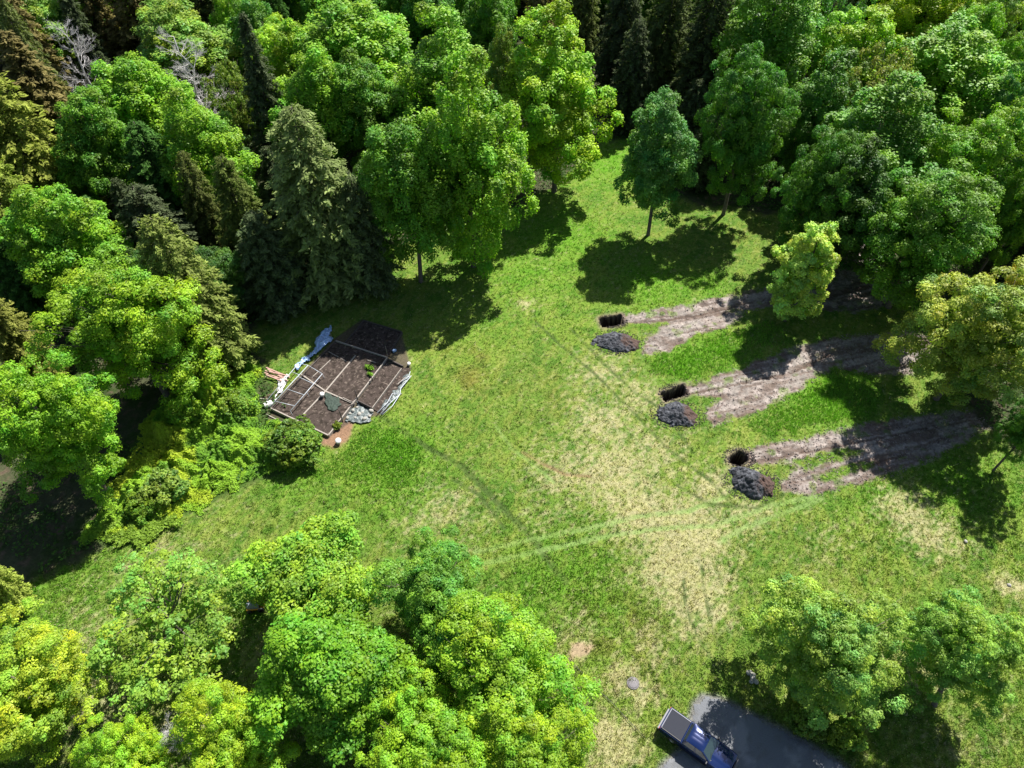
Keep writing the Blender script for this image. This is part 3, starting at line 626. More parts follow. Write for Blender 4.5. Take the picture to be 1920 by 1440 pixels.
# the wood goes on beyond the picture
rw = random.Random(21); nback = 0
WOOD = poly_sd
lawnp = LAWN
def far_ok(x, y, R):
    sd = float(poly_sd(np.array([x]), np.array([y]), lawnp)[0]); 
    if sd > -R*.8: return False
    return all((x-a)**2+(y-b)**2 > (R*.68+r*.68)**2 for a, b, r in XY)
KL = [('far', MID), ('far', BRT), ('feather', MID), ('hemlock', HEM), ('conifer', DSP), ('far', GRN), ('hemlock', DRK)]
for tr_ in range(2600):
    x = rw.uniform(-110, 110); y = rw.uniform(46, 165); R = rw.uniform(3.2, 4.8)
    if not far_ok(x, y, R): continue
    kind, col = rw.choice(KL); tall = 20 if (y > 118 or abs(x) > 66) else 11
    if tall == 11:
        if abs(x) > 52 and y < 70: continue
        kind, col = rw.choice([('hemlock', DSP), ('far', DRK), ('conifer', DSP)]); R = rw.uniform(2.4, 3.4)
    plant(x, y, R, tall*rw.uniform(.9, 1.15), kind, col, 'forest tree half hidden behind its neighbours in the dense wood' if tall == 20 else 'low dark tree in the shade between taller trees of the wood', 'forest_tree', 'tree', 'trees deep in the wood' if tall == 20 else 'low trees in the shade of the wood'); XY.append((x, y, R)); nback += 1
    if nback > 260: break
print('extra trees', nback)

# leafy undergrowth: one mass
def leafmass(name, pts, n, hf, leaf, colf, label, cat, seed, pert=1.0):
    rs = np.random.RandomState(seed); p = np.array(pts); X = rs.uniform(p[:, 0].min()-1, p[:, 0].max()+1, n*3); Y = rs.uniform(p[:, 1].min()-1, p[:, 1].max()+1, n*3)
    sd = poly_sd(X, Y, pts)+(fbm(X, Y, 1.5, 3, 4.)-.5)*3.5*pert; k = rs.rand(len(X)) < np.clip(sd/1.3, 0, 1)+(sd > 0)*.08; k &= sd > 0; X, Y, sd = X[k][:n], Y[k][:n], sd[k][:n]
    h = hf(X, Y, sd); e = .25; hx = (hf(X+e, Y, sd)-h)/e; hy = (hf(X, Y+e, sd)-h)/e; N = unit(np.stack([-hx*.7, -hy*.7, np.ones_like(hx)], -1)+rs.normal(0, .45, (len(X), 3)))
    Z = h*(1-rs.rand(len(X))**2.5*.5)+rs.normal(0, .04, len(X)); V, Fc = quads(np.stack([X, Y, Z], -1), N, leaf*rs.uniform(.6, 1.4, len(X)), .6, rs)
    c = colf(X, Y)*rs.uniform(.72, 1.25, len(X))[:, None]
    o = link(name, mesh_np(name, V, Fc, np.repeat(c, 4, 0)), None, M_grass); tag(o, label, cat, kind='stuff'); return o
def uh(X, Y, sd): return np.clip(.35+2.8*(fbm(X, Y, 2.6, 3, 6.)-.38)+1.6*(fbm(X, Y, .9, 3, 2.)-.5), .1, 3.)*np.clip(sd*.45, .05, 1.3)+.05
def uc(X, Y):
    c = np.empty(X.shape+(3,), np.float32); c[...] = (.25, .42, .03); c = mixc(c, (.15, .31, .028), sstep(.48, .62, fbm(X, Y, 2., 3, 8.))); c = mixc(c, (.36, .45, .03), sstep(.52, .66, fbm(X, Y, 3., 3, 1.)))
    return c
leafmass('undergrowth', UNDER, 210000, uh, .10, uc, 'bright lime leafy undergrowth between the left wood and the lawn', 'undergrowth', 5)
GE = W([(195, 1022), (210, 990), (260, 985), (330, 975), (330, 990), (290, 1012), (230, 1028)])
leafmass('ground_cover', GE, 7000, lambda X, Y, s: .25+.5*fbm(X, Y, .8, 2, 1.), .12, lambda X, Y: np.tile([.19, .30, .03], (len(X), 1)), 'yellow green large leafed ground cover along the lower edge of the undergrowth', 'ground cover', 6, .8)
def ferns():
    rs = np.random.RandomState(9); n = 60000; X = rs.uniform(-62, 62, n*2); Y = rs.uniform(30, 118, n*2)
    sd = poly_sd(X, Y, LAWN); k = (sd < -.3) & (fbm(X, Y, 4, 3, 2.) > .48); X, Y = X[k][:n], Y[k][:n]
    Z = rs.uniform(.05, .6, len(X)); V, Fc = quads(np.stack([X, Y, Z], -1), unit(rs.normal(0, .5, (len(X), 3))+np.array([0, 0, 1])), rs.uniform(.1, .24, len(X)), .5, rs)
    c = np.array([.06, .13, .02])*rs.uniform(.5, 1.4, len(X))[:, None]; o = link('forest_plants', mesh_np('forest_plants', V, Fc, np.repeat(c, 4, 0)), None, M_grass)
    tag(o, 'low dark green plants covering the floor of the wood', 'undergrowth', kind='stuff')
ferns()
# tall rank grass south of the beds
TG = W([(640, 850), (680, 800), (720, 795), (790, 830), (790, 880), (740, 915), (680, 905), (600, 900), (580, 880)])
def tallgrass(name, pts, n, label, col, seed):
    rs = np.random.RandomState(seed); p = np.array(pts); X = rs.uniform(p[:, 0].min(), p[:, 0].max(), n*3); Y = rs.uniform(p[:, 1].min(), p[:, 1].max(), n*3)
    k = poly_sd(X, Y, pts)+(fbm(X, Y, 1.5, 3, 4.)-.5)*2.5 > 0; X, Y = X[k][:n], Y[k][:n]; n = len(X)
    h = rs.uniform(.15, .42, n)*(.5+fbm(X, Y, 1.5, 2, 3.)); a = rs.uniform(0, 6.28, n); la = rs.uniform(0, 6.28, n); ln = h*rs.uniform(.2, .8, n); wd = .035
    V = np.stack([np.stack([X-np.cos(a)*wd, Y-np.sin(a)*wd, 0*X], -1), np.stack([X+np.cos(a)*wd, Y+np.sin(a)*wd, 0*X], -1), np.stack([X+np.cos(la)*ln, Y+np.sin(la)*ln, h], -1)], 1).reshape(-1, 3)
    c = np.array(col)*rs.uniform(.6, 1.4, n)[:, None]; o = link(name, mesh_np(name, V, np.arange(n*3).reshape(-1, 3), np.repeat(c, 3, 0)), None, M_grass); tag(o, label, 'grass', kind='stuff')
tallgrass('tall_grass', TG, 4500, 'deep green tall grass below the south corner of the raised beds', (.17, .36, .04), 12)
tallgrass('tall_grass', W([(1220, 700), (1210, 670), (1290, 660), (1370, 625), (1450, 600), (1480, 640), (1400, 680), (1290, 712)]), 6000, 'lush tall grass between the first and second dirt strips', (.17, .36, .035), 13)
tallgrass('tall_grass', W([(1400, 790), (1500, 745), (1570, 700), (1650, 710), (1640, 770), (1560, 790), (1430, 820)]), 6000, 'lush tall grass between the second and third dirt strips', (.17, .36, .035), 14)

# ---------------------------------------------------------------- dirt heaps beside the pits
def heap(px, py, wpx, dpx, hgt, seed, label, rot=0):
    cx, cy = G(px, py); k = mpp(px, py); a = wpx*k/2; bq = dpx*k/2/.74; rs = np.random.RandomState(seed); n = 130
    u, v = np.meshgrid(np.linspace(-1.15, 1.15, n), np.linspace(-1.15, 1.15, n)); x = u*a; y = v*bq
    X = x*math.cos(rot)-y*math.sin(rot); Y = x*math.sin(rot)+y*math.cos(rot)
    r = np.sqrt(u*u+v*v)*(1+.62*(fbm(X+seed*7, Y, 1.0, 4, 2.)-.5)); z = np.clip(1-r**1.5, 0, 1)*hgt
    z = z*(.6+.8*fbm(X+seed*3, Y, .9, 3, 5.))+(fbm(X+seed, Y, .30, 4, 7.)-.5)*.42*sstep(1.05, .7, r)-sstep(.9, 1.1, r)*.35
    gcol = np.empty(X.shape+(3,), np.float32); gcol[...] = (.055, .057, .064); gcol = mixc(gcol, (.125, .13, .145), sstep(.5, .66, fbm(X+3, Y, .22, 3, 3.))*.75); gcol = mixc(gcol, (.02, .02, .024), sstep(.55, .7, fbm(X, Y, .3, 3, 9.))*.7)
    br = sstep(.25, .75, u+(fbm(X, Y, .8, 4, 1.)-.5)*1.3); gcol = mixc(gcol, (.085, .052, .040), br*.9)
    I = np.arange(n*n).reshape(n, n); fc = np.stack([I[:-1, :-1], I[:-1, 1:], I[1:, 1:], I[1:, :-1]], -1).reshape(-1, 4); keep = (np.maximum(r[:-1, :-1], r[1:, 1:]) < 1.1).ravel()
    o = link('dirt_heap', mesh_np('dirt_heap', np.stack([X.ravel(), Y.ravel(), z.ravel()], -1), fc[keep], gcol.reshape(-1, 3), False), None, M_heap)
    o.location = (cx, cy, .02); tag(o, label, 'dirt heap', 'heaps dug from the pits')
def clods():
    rs = np.random.RandomState(17); Xs = []; Ys = []; Cs = []; Ss = []
    for s_ in SOIL:
        p = np.array(s_); n = 5200; X = rs.uniform(p[:, 0].min()-.5, p[:, 0].max()+.5, n); Y = rs.uniform(p[:, 1].min()-.5, p[:, 1].max()+.5, n); k = (poly_sd(X, Y, s_) > -.35) & (fbm(X, Y, .8, 3, 3.) > .42); X, Y = X[k], Y[k]
        Xs.append(X); Ys.append(Y); Cs.append(np.tile([.25, .205, .18], (len(X), 1))); Ss.append(rs.uniform(.03, .10, len(X)))
    for px, py in ((1155, 641), (1271, 778), (1409, 905), (1150, 602), (1263, 735), (1387, 858)):
        c0 = G(px, py); n = 420; a = rs.uniform(0, 6.28, n); r = rs.uniform(.7, 1.35, n) if py in (602, 735, 858) else rs.uniform(.85, 1.2, n)*1.9
        Xs.append(c0[0]+np.cos(a)*r*1.35); Ys.append(c0[1]+np.sin(a)*r*.95); Cs.append(np.tile([.075, .062, .056], (n, 1))); Ss.append(rs.uniform(.03, .09, n))
    X = np.concatenate(Xs); Y = np.concatenate(Ys); Cc = np.vstack(Cs); S_ = np.concatenate(Ss); _, H, _, _ = ground_eval(X, Y); k = H > -.6; X, Y, Cc, S_, H = X[k], Y[k], Cc[k], S_[k], H[k]; n = len(X)
    b8 = np.array([[1, 0, 0], [0, 1, 0], [-1, 0, 0], [0, -1, 0], [0, 0, .8], [0, 0, -.8]]); V = b8[None]*rs.uniform(.6, 1.3, (n, 6, 1))*S_[:, None, None]+rs.normal(0, .2, (n, 6, 3))*S_[:, None, None]
    V += np.stack([X, Y, H+S_*.3], -1)[:, None]; tri = np.array([[0, 1, 4], [1, 2, 4], [2, 3, 4], [3, 0, 4], [1, 0, 5], [2, 1, 5], [3, 2, 5], [0, 3, 5]])
    Fc = (tri[None]+(np.arange(n)*6)[:, None, None]).reshape(-1, 3); c = np.repeat(Cc*rs.uniform(.6, 1.3, n)[:, None], 6, 0)
    o = link('loose_earth', mesh_np('loose_earth', V.reshape(-1, 3), Fc, c), None, M_heap); tag(o, 'loose clods of earth scattered on the dirt strips and round the pits', 'earth', kind='stuff')
M_heap = col_mat('dug_earth', .85, .03, 20)
clods()
heap(1155, 641, 84, 37, .8, 1, 'dark grey heap beside the first pit, farthest from the truck', -.1)
heap(1271, 778, 76, 42, .95, 2, 'dark grey and brown heap beside the second pit, middle one', -.05)
heap(1409, 905, 82, 50, 1.1, 3, 'dark grey heap beside the third pit, nearest the truck', -.3)
# excavated earth clods
def rock(name, px, py, s, m, label, cat, seed, group=None, z=0, flat=.7):
    rs = np.random.RandomState(seed); n, k = 12, 8; V = []
    for i in range(k+1):
        ph = math.pi*i/k
        for j in range(n): t = 2*math.pi*j/n; V.append((math.cos(t)*math.sin(ph), math.sin(t)*math.sin(ph), math.cos(ph)))
    V = np.array(V); V = V*(1+.35*(fbm(V[:, 0]*2+seed, V[:, 1]*2+V[:, 2]*3, 1., 2, seed)-.5))[:, None]*np.array([s, s*.8, s*flat])
    Fc = [(i*n+j, i*n+(j+1) % n, (i+1)*n+(j+1) % n, (i+1)*n+j) for i in range(k) for j in range(n)]
    o = link(name, mesh_np(name, V, np.array(Fc), None, True), None, m); p = G(px, py, z); o.location = (p[0], p[1], z+s*flat*.6); o.rotation_euler = (0, 0, seed)
    tag(o, label, cat, group); return o

# ---------------------------------------------------------------- raised garden beds
M_soil = mat('garden_soil', (.10, .075, .058), .95, var=.45, scale=5, bump=.12)
def soil_quad(name, pts, z, parent, seed=1):
    p = [Vector(q) for q in pts]; n = 110; u, v = np.meshgrid(np.linspace(0, 1, n), np.linspace(0, 1, n)); u = u[..., None]; v = v[..., None]
    a, b_, c, d = [np.array(q) for q in p]; P = (a*(1-u)+b_*u)*(1-v)+(d*(1-u)+c*u)*v; P = P.reshape(-1, 3)
    P[:, 2] = z+(fbm(P[:, 0], P[:, 1], .35, 3, seed)-.5)*.16+(fbm(P[:, 0], P[:, 1], 1.5, 2, seed)-.5)*.12
    I = np.arange(n*n).reshape(n, n); fc = np.stack([I[:-1, :-1], I[:-1, 1:], I[1:, 1:], I[1:, :-1]], -1).reshape(-1, 4)
    cc = np.empty((len(P), 3), np.float32); cc[...] = (.062, .046, .038); cc = mixc(cc, (.035, .026, .02), sstep(.5, .66, fbm(P[:, 0], P[:, 1], .3, 3, 6.))); cc = mixc(cc, (.19, .15, .12), sstep(.66, .8, fbm(P[:, 0], P[:, 1], .18, 2, 3.))*.7)
    o = link(name, mesh_np(name, P, fc, cc, True), parent, M_soilc); return o
M_soilc = col_mat('bed_soil', .95, .08, 12)
def board(a, b_, parent, m=None, wd=.15, ht=.42, name='board', zc=None):
    a = Vector(a); b_ = Vector(b_); z = ht/2 if zc is None else zc
    return MB().beam((a.x, a.y, z), (b_.x, b_.y, z), wd, ht).build(name, m or M_timber, parent, bevel=.012)
ZT = .42
cW, cS, cE, cN = Q(245, 950, ZT), Q(800, 1212, ZT), Q(1370, 462, ZT), Q(870, 300, ZT)
bed = empty('raised_garden_bed', (0, 0, 0)); tag(bed, 'largest timber raised bed split into four plots of dark soil', 'garden bed')
def lerp(a, b_, t): return a.lerp(b_, t)
board(cW, cS, bed); board(cS, cE, bed, wd=.14); board(cE, cN, bed, M_timber, wd=.16); board(cN, cW, bed, M_darktimber, wd=.12)
mA, mB = Q(535, 620, ZT), Q(1050, 908, ZT); nA, nB = Q(555, 1012, ZT), Q(1062, 440, ZT); X_ = Q(772, 785, ZT)
board(mA, X_, bed, name='divider', ht=.38, wd=.16); board(X_+(mB-X_)*.02, mB, bed, name='divider', ht=.38, wd=.16); board(nA, X_, bed, name='divider', ht=.375, wd=.16); board(X_, nB, bed, name='divider', ht=.375, wd=.16)
board(Q(640, 650, .4), Q(820, 480, .4), bed, name='divider', ht=.3, wd=.1); board(Q(940, 850, .45), Q(1045, 900, .45), bed, name='divider', ht=.05, wd=.08, zc=.44)
board(Q(800, 400, .4), Q(1000, 510, .4), bed, name='divider', ht=.3, wd=.08)
soil_quad('soil', [cW, cS, cE, cN], .28, bed, 2)
bed2 = empty('raised_garden_bed'); tag(bed2, 'shaded timber raised bed at the far end nearest the wood', 'garden bed')
q = [Q(960, 318, ZT), Q(1140, 105, ZT), Q(1512, 215, ZT), Q(1395, 400, ZT)]
for i in range(3): board(q[i], q[i+1], bed2, M_darktimber, wd=.09)
soil_quad('soil', [q[0], q[1], q[2], Q(1370, 455, ZT)], .22, bed2, 3)
bed3 = empty('raised_garden_bed'); tag(bed3, 'long narrow timber raised bed on the east side of the largest bed', 'garden bed')
q3 = [Q(1082, 880, ZT), Q(1375, 478, ZT), Q(1520, 548, ZT), Q(1222, 950, ZT)]
board(q3[1], q3[2], bed3, M_darktimber, wd=.14, ht=.5); board(q3[2]+(q3[3]-q3[2])*.05, q3[3], bed3, wd=.08); board(q3[3], q3[0], bed3, M_darktimber, wd=.12, ht=.5); soil_quad('soil', q3, .28, bed3, 4)
bed4 = empty('soil_plot'); tag(bed4, 'open strip of bare garden soil along the outer east edge of the beds', 'garden plot')
q4 = [Q(1235, 965, .1), Q(1500, 560, .1), Q(1600, 570, .1), Q(1330, 1010, .1)]
soil_quad('soil', q4, .12, bed4, 5)
# pipe frame standing over the west plot
fr = empty('cold_frame'); tag(fr, 'white pipe cold frame standing over the west plot of the largest bed', 'frame')
hz = 1.15
A0, A1 = Q(215, 870, .6), Q(515, 520, .9); B0, B1 = Q(235, 940, hz), Q(605, 540, hz); C0, C1 = Q(435, 980, hz*.8), Q(742, 622, hz*.8)
for a, b_ in ((A0, A1), (B0, B1), (C0, C1)): MB().tube([a, b_], .045, 8).build('rail', M_pvc, fr, True)
for t in (0.13, .42, .72, 1.0):
    MB().tube([B0.lerp(B1, t), C0.lerp(C1, t)], .035, 8).build('crossbar', M_pvc, fr, True)
for t in (1.0, .76): MB().tube([A0.lerp(A1, t), B0.lerp(B1, t)], .035, 8).build('crossbar', M_pvc, fr, True)
for t in (.0, .5, 1.0):
    p = C0.lerp(C1, t); MB().tube([p, p+Vector((.25, -.25, -p.z+.05))], .02, 6).build('leg', M_pvc, fr, True)
    p = A0.lerp(A1, t); MB().tube([p, Vector((p.x, p.y, 0))], .025, 6).build('leg', M_pvc, fr, True)
# crumpled plastic
def crumple(name, pts, m, label, cat, h=.35, seed=3, base=.05, scale=.6):
    p = np.array([[v.x, v.y] for v in pts]); step = .07; xs = np.arange(p[:, 0].min()-.3, p[:, 0].max()+.3, step); ys = np.arange(p[:, 1].min()-.3, p[:, 1].max()+.3, step); X, Y = np.meshgrid(xs, ys)
    sd = poly_sd(X, Y, p)+(fbm(X, Y, .7, 3, seed)-.5)*.9; r = np.abs(fbm(X, Y, scale, 4, seed)-.5)*2; Z = base+h*(1-r)**3*np.clip(sd*1.5+.2, 0, 1)+.08*fbm(X, Y, .2, 2, 2.)
    I = np.arange(X.size).reshape(X.shape); fc = np.stack([I[:-1, :-1], I[:-1, 1:], I[1:, 1:], I[1:, :-1]], -1).reshape(-1, 4); k = sd > -.02; keep = (k[:-1, :-1] & k[:-1, 1:] & k[1:, 1:] & k[1:, :-1]).ravel()
    o = link(name, mesh_np(name, np.stack([X.ravel(), Y.ravel(), Z.ravel()], -1), fc[keep], None, False), None, m); tag(o, label, cat); s = o.modifiers.new('solid', 'SOLIDIFY'); s.thickness = .01; return o
crumple('plastic_film', [Q(820, 160), Q(835, 300), Q(740, 400), Q(600, 510), Q(500, 600), Q(480, 560), Q(560, 480), Q(680, 380), Q(680, 290), Q(760, 200)], M_blue, 'crumpled pale blue plastic film along the shaded side of the beds', 'plastic film', .5, 3, .1, .5)
crumple('plastic_film', [Q(400, 640), Q(420, 700), Q(340, 830), Q(290, 880), Q(270, 850), Q(310, 780), Q(320, 700)], M_white, 'crumpled whitish plastic under the pipe frame beside the planks', 'plastic film', .3, 5, .08, .4)
crumple('plastic_sheet', [Q(1090, 900), Q(1200, 970), Q(1260, 1010), Q(1180, 1090), Q(1080, 1100), Q(950, 1090), Q(960, 1040)], M_greysheet, 'grey plastic sheet weighed down by pale stones beside the beds', 'plastic sheet', .18, 7, .05, .8)
rs_ = random.Random(4)
for i, (x, y) in enumerate([(1010, 1010), (1080, 950), (985, 1050), (1060, 1050), (1130, 1000), (1040, 980), (1215, 985), (1150, 1060), (1100, 1015), (1200, 1035)]):
    c = G(460+x/5.144, 580+y/5.144); rock('stone', 460+x/5.144, 580+y/5.144, rs_.uniform(.16, .3), M_stone, 'pale stone lying on the grey plastic sheet', 'stone', i+3, 'stones on the grey sheet', .12)
crumple('netting', [Q(1600, 620), Q(1590, 660), Q(1500, 800), Q(1400, 910), Q(1320, 1010), Q(1270, 1000), Q(1400, 830), Q(1480, 750), Q(1540, 640)], M_greysheet, 'bundled grey netting along the outer east edge of the beds', 'netting', .3, 8, .05, .35)
for k, L in enumerate([[(1590, 600), (1575, 650), (1470, 720)], [(1600, 640), (1500, 760), (1490, 820), (1420, 930), (1320, 1015)], [(1470, 810), (1420, 810), (1370, 900), (1270, 1000)], [(1490, 820), (1400, 900), (1300, 1015)]]):
    o = MB().tube([Q(a, b_, .35) for a, b_ in L], .05, 6).build('pipe', M_pvc, None, True); tag(o, ['short white pipe at the upper end of the grey netting', 'long white pipe along the outer side of the grey netting', 'white pipe along the inner side of the grey netting', 'white pipe in the middle of the grey netting'][k], 'pipe', 'white pipes lying on the netting')
# planks
PL = [((200, 560), (430, 655)), ((190, 590), (400, 660)), ((185, 610), (380, 680)), ((190, 650), (360, 665)), ((215, 575), (410, 690)), ((200, 630), (350, 690)), ((230, 600), (420, 640))]
for k, (a, b_) in enumerate(PL):
    z = .08+.06*k; p, r = Q(*a, z), Q(*b_, z); o = MB().beam(p, r, .14, .05).build('plank', M_redboard, None, bevel=.006)
    tag(o, 'reddish plank in the loose fanned pile left of the beds', 'plank', 'planks piled left of the beds')
for a, b_, z, lab in (((200, 1010), (415, 1120), .1, 'pale weathered plank lying in the weeds below the west plot'), ((140, 860), (270, 870), .1, 'short pale plank left of the pipe frame'), ((1175, 488), (1260, 515), .35, 'short pale stick on the soil near the green seedlings'), ((1470, 720), (1545, 655), .4, 'thin pale stick leaning on the outer netting')):
    o = MB().beam(Q(*a, z), Q(*b_, z), .1, .05).build('plank', M_timber, None, bevel=.005); tag(o, lab, 'plank')
# stakes
for k, (a, b_, lab) in enumerate([((1080, 872), (1050, 795), 'dark wooden stake at the corner between the largest and narrow beds'), ((935, 1080), (912, 970), 'dark wooden stake beside the grey plastic sheet'), ((1372, 465), (1356, 340), 'thin stake at the east corner of the largest bed'),
        ((838, 305), (822, 225), 'thin stake at the north corner of the largest bed'), ((1225, 700), (1218, 672), 'short dark stake halfway along the narrow bed')]):
    p = Q(*a, .1); hgt = [1.5, 1.9, 1.8, 1.4, .9][k]; o = MB().tube([p-Vector((0, 0, .1)), p+Vector((.02, .06, hgt*.5)), p+Vector((-.05, .1, hgt))], [.07, .06, .05] if k in (0, 1, 4) else .025, 7).build('stake', M_darktimber if k in (0, 1, 4) else M_timber, None, True); tag(o, lab, 'stake', 'garden stakes')
o = MB().beam(Q(970, 950, .5), Q(1050, 905, .5), .06, .06).build('plank', M_darktimber, None); tag(o, 'dark stick lying across the board by the corner stake', 'plank')
def bucket(px, py, s, label, z=0):
    p = G(px, py, z); e = empty('bucket', (p[0], p[1], z)); tag(e, label, 'bucket'); e.rotation_euler = (.35, 0, .7)
    MB().lathe([(s*.7, 0), (s*.85, s*1.6), (s*.92, s*1.6), (s*.92, s*1.75), (s*.82, s*1.75), (s*.65, s*.2)], 20).build('pail', M_white, e, True)
    MB().lathe([(s*.93, s*1.75), (s*.93, s*1.82), (s*.3, s*1.86), (s*.01, s*1.86)], 20).build('lid', M_white, e, True)
bucket(460+895/5.144, 580+1285/5.144, .34, 'white bucket on the red brown mulch below the beds')
bucket(460+740/5.144, 580+832/5.144, .27, 'small white tub on the divider between the plots', .4)
bucket(460+1575/5.144, 580+535/5.144, .22, 'small white container at the upper right end of the soil strip', .1)
def bag(px, py, w_, d, h, label, m=None, seed=2, rot=.6):
    n, k = 28, 14; V = []
    for i in range(k+1):
        ph = math.pi*i/k
        for j in range(n):
            t = 2*math.pi*j/n; cx, sx = math.cos(t), math.sin(t); se = lambda v, e: math.copysign(abs(v)**e, v)
            V.append((se(cx, .6)*math.sin(ph)**.6*w_/2, se(sx, .6)*math.sin(ph)**.6*d/2, se(math.cos(ph), .8)*h/2))
    V = np.array(V); V += (np.stack([fbm(V[:, 0]+seed, V[:, 1]+V[:, 2], .25, 3, 1.+i) for i in range(3)], -1)-.5)*.18
    Fc = [(i*n+j, i*n+(j+1) % n, (i+1)*n+(j+1) % n, (i+1)*n+j) for i in range(k) for j in range(n)]
    o = link('bag', mesh_np('bag', V, np.array(Fc), None, True), None, m or M_white); p = G(px, py, h*.4); o.location = (p[0], p[1], h*.42); o.rotation_euler = (0, 0, rot); tag(o, label, 'bag'); return o
bag(460+222/5.144, 580+915/5.144, 1.1, .75, .5, 'white bag slumped at the west corner of the largest bed')
bag(460+350/5.144, 580+690/5.144, .8, .5, .35, 'pale bag beside the lower end of the plank pile', seed=7)
bag(460+1437/5.144, 580+400/5.144, .5, .4, .35, 'small blue bag in the shade by the east corner of the beds', M_blue, 9)
# green netting mat, seedlings
crumple('garden_net', [Q(780, 810, .4), Q(900, 850, .4), Q(920, 930, .4), Q(870, 990, .4), Q(790, 960, .4), Q(770, 870, .4)], mat('green_net', (.028, .045, .032), .8, var=.5, scale=9), 'dark green net spread on the soil of the south plot', 'net', .1, 4, .36, .3)
def clump(px, py, rx, n, col, label, seed):
    rs = np.random.RandomState(seed); c = G(px, py, .4); X = rs.normal(0, rx, n); Y = rs.normal(0, rx*.55, n); Z = rs.uniform(0, .28, n)
    V, Fc = quads(np.stack([X*.9+Y*.3, -X*.45+Y, Z], -1), unit(rs.normal(0, .5, (n, 3))+np.array([0, 0, 1])), rs.uniform(.05, .11, n), .6, rs)
    o = link('seedlings', mesh_np('seedlings', V, Fc, np.repeat(np.array(col)*rs.uniform(.7, 1.3, n)[:, None], 4, 0)), None, M_grass); o.location = (c[0], c[1], .33); tag(o, label, 'seedlings')
clump(460+1195/5.144, 580+562/5.144, .22, 420, (.15, .30, .02), 'longer row of bright green seedlings in the north east plot', 1)
clump(460+1205/5.144, 580+628/5.144, .15, 260, (.16, .32, .02), 'short row of bright green seedlings nearer the narrow bed', 2)

# ---------------------------------------------------------------- small things on the lawn
p = G(1187, 1281); e = empty('access_cover', (p[0], p[1], gz(*p)+.02)); tag(e, 'round dark grey access cover in a dry patch of lawn', 'cover')
MB().lathe([(.42, -.1), (.42, .05), (.36, .07), (.05, .075), (.01, .075)], 32).build('lid', M_lid, e, True)
MB().lathe([(.43, -.15), (.52, -.15), (.52, .04), (.44, .045)], 32).build('rim', M_lid, e, True)
rock('rock', 1891, 1098, .2, M_stone, 'lone pale rock in the dry grass at the right edge', 'rock', 31)
rock('rock', 1810, 1016, .2, M_stone, 'pale rock beside a dark hollow in the right lawn', 'rock', 33)
rock('rock', 1510, 1322, .55, mat('pinkish_stone', (.45, .29, .22), .85, var=.3, scale=5, bump=.03), 'pinkish rock under the broad maple by the driveway', 'rock', 37)
for i, (px, py, s) in enumerate([(1404, 1262, .28), (1411, 1270, .34), (1417, 1279, .25), (1408, 1279, .2)]): rock('rock', px, py, s, M_stone, 'pale rock of the small pile left of the broad maple', 'rock', 41+i, 'rocks piled left of the broad maple')
o = MB().tube([P3(1064, 1232, .12), P3(1085, 1255, .1), P3(1120, 1292, .14), P3(1150, 1320, .1), P3(1180, 1353, .12), P3(1212, 1386, .1)], .022, 6).build('cable', mat('black_rubber', (.03, .03, .032), .6), None, True); tag(o, 'thin dark cable lying across the lawn near the truck', 'cable')
for i, (px, py) in enumerate([(350, 545), (375, 650), (110, 515), (130, 580)]):
    p = P3(px, py, 9.); mb = MB(); r5 = random.Random(i)

# ride-on mower glimpsed under the trees
def mower():
    p = G(478, 1132, .6); e = empty('riding_mower', (p[0], p[1], gz(*p)), math.radians(8)); tag(e, 'yellow riding mower with grey hood parked under the trees', 'mower')
    ye = mat('yellow_paint', (.62, .30, .03), .4, coat=.3); gr = mat('grey_hood', (.20, .22, .26), .4); bk = mat('black_part', (.02, .02, .022), .6)
    MB().box((0, 0, .38), (1.5, .95, .22)).build('body', ye, e, bevel=.06)
    n = 10; mb = MB()
    vs = []; fs = []
    for i in range(n+1):
        a = math.pi*i/n
        for x, s in ((-.75, .75), (-.3, 1.), (.2, 1.), (.35, .9)): vs.append((x, math.cos(a)*.42*s, .48+math.sin(a)*.42*s))
    for i in range(n):
        for j in range(3): q = i*4+j; fs.append((q, q+1, q+5, q+4))
    mb.add(vs, fs).build('hood', gr, e, True)
    MB().box((.55, 0, .62), (.4, .5, .12)).box((.75, 0, .85), (.1, .5, .45)).build('seat', bk, e, bevel=.04)
    MB().tube([(.3, 0, .7), (.42, 0, 1.02)], .025, 6).lathe([(.2, 1.02), (.23, 1.04), (.2, 1.06)], 16, (.42, 0, 0)).build('steering_wheel', bk, e)
    for x, r in ((-.5, .22), (.5, .3)):
        for s in (-1, 1): MB().lathe([(r*.6, -.1), (r, -.08), (r, .08), (r*.6, .1)], 18, (x, s*.52, r), 'Y').build('wheel', bk, e, True)
mower()

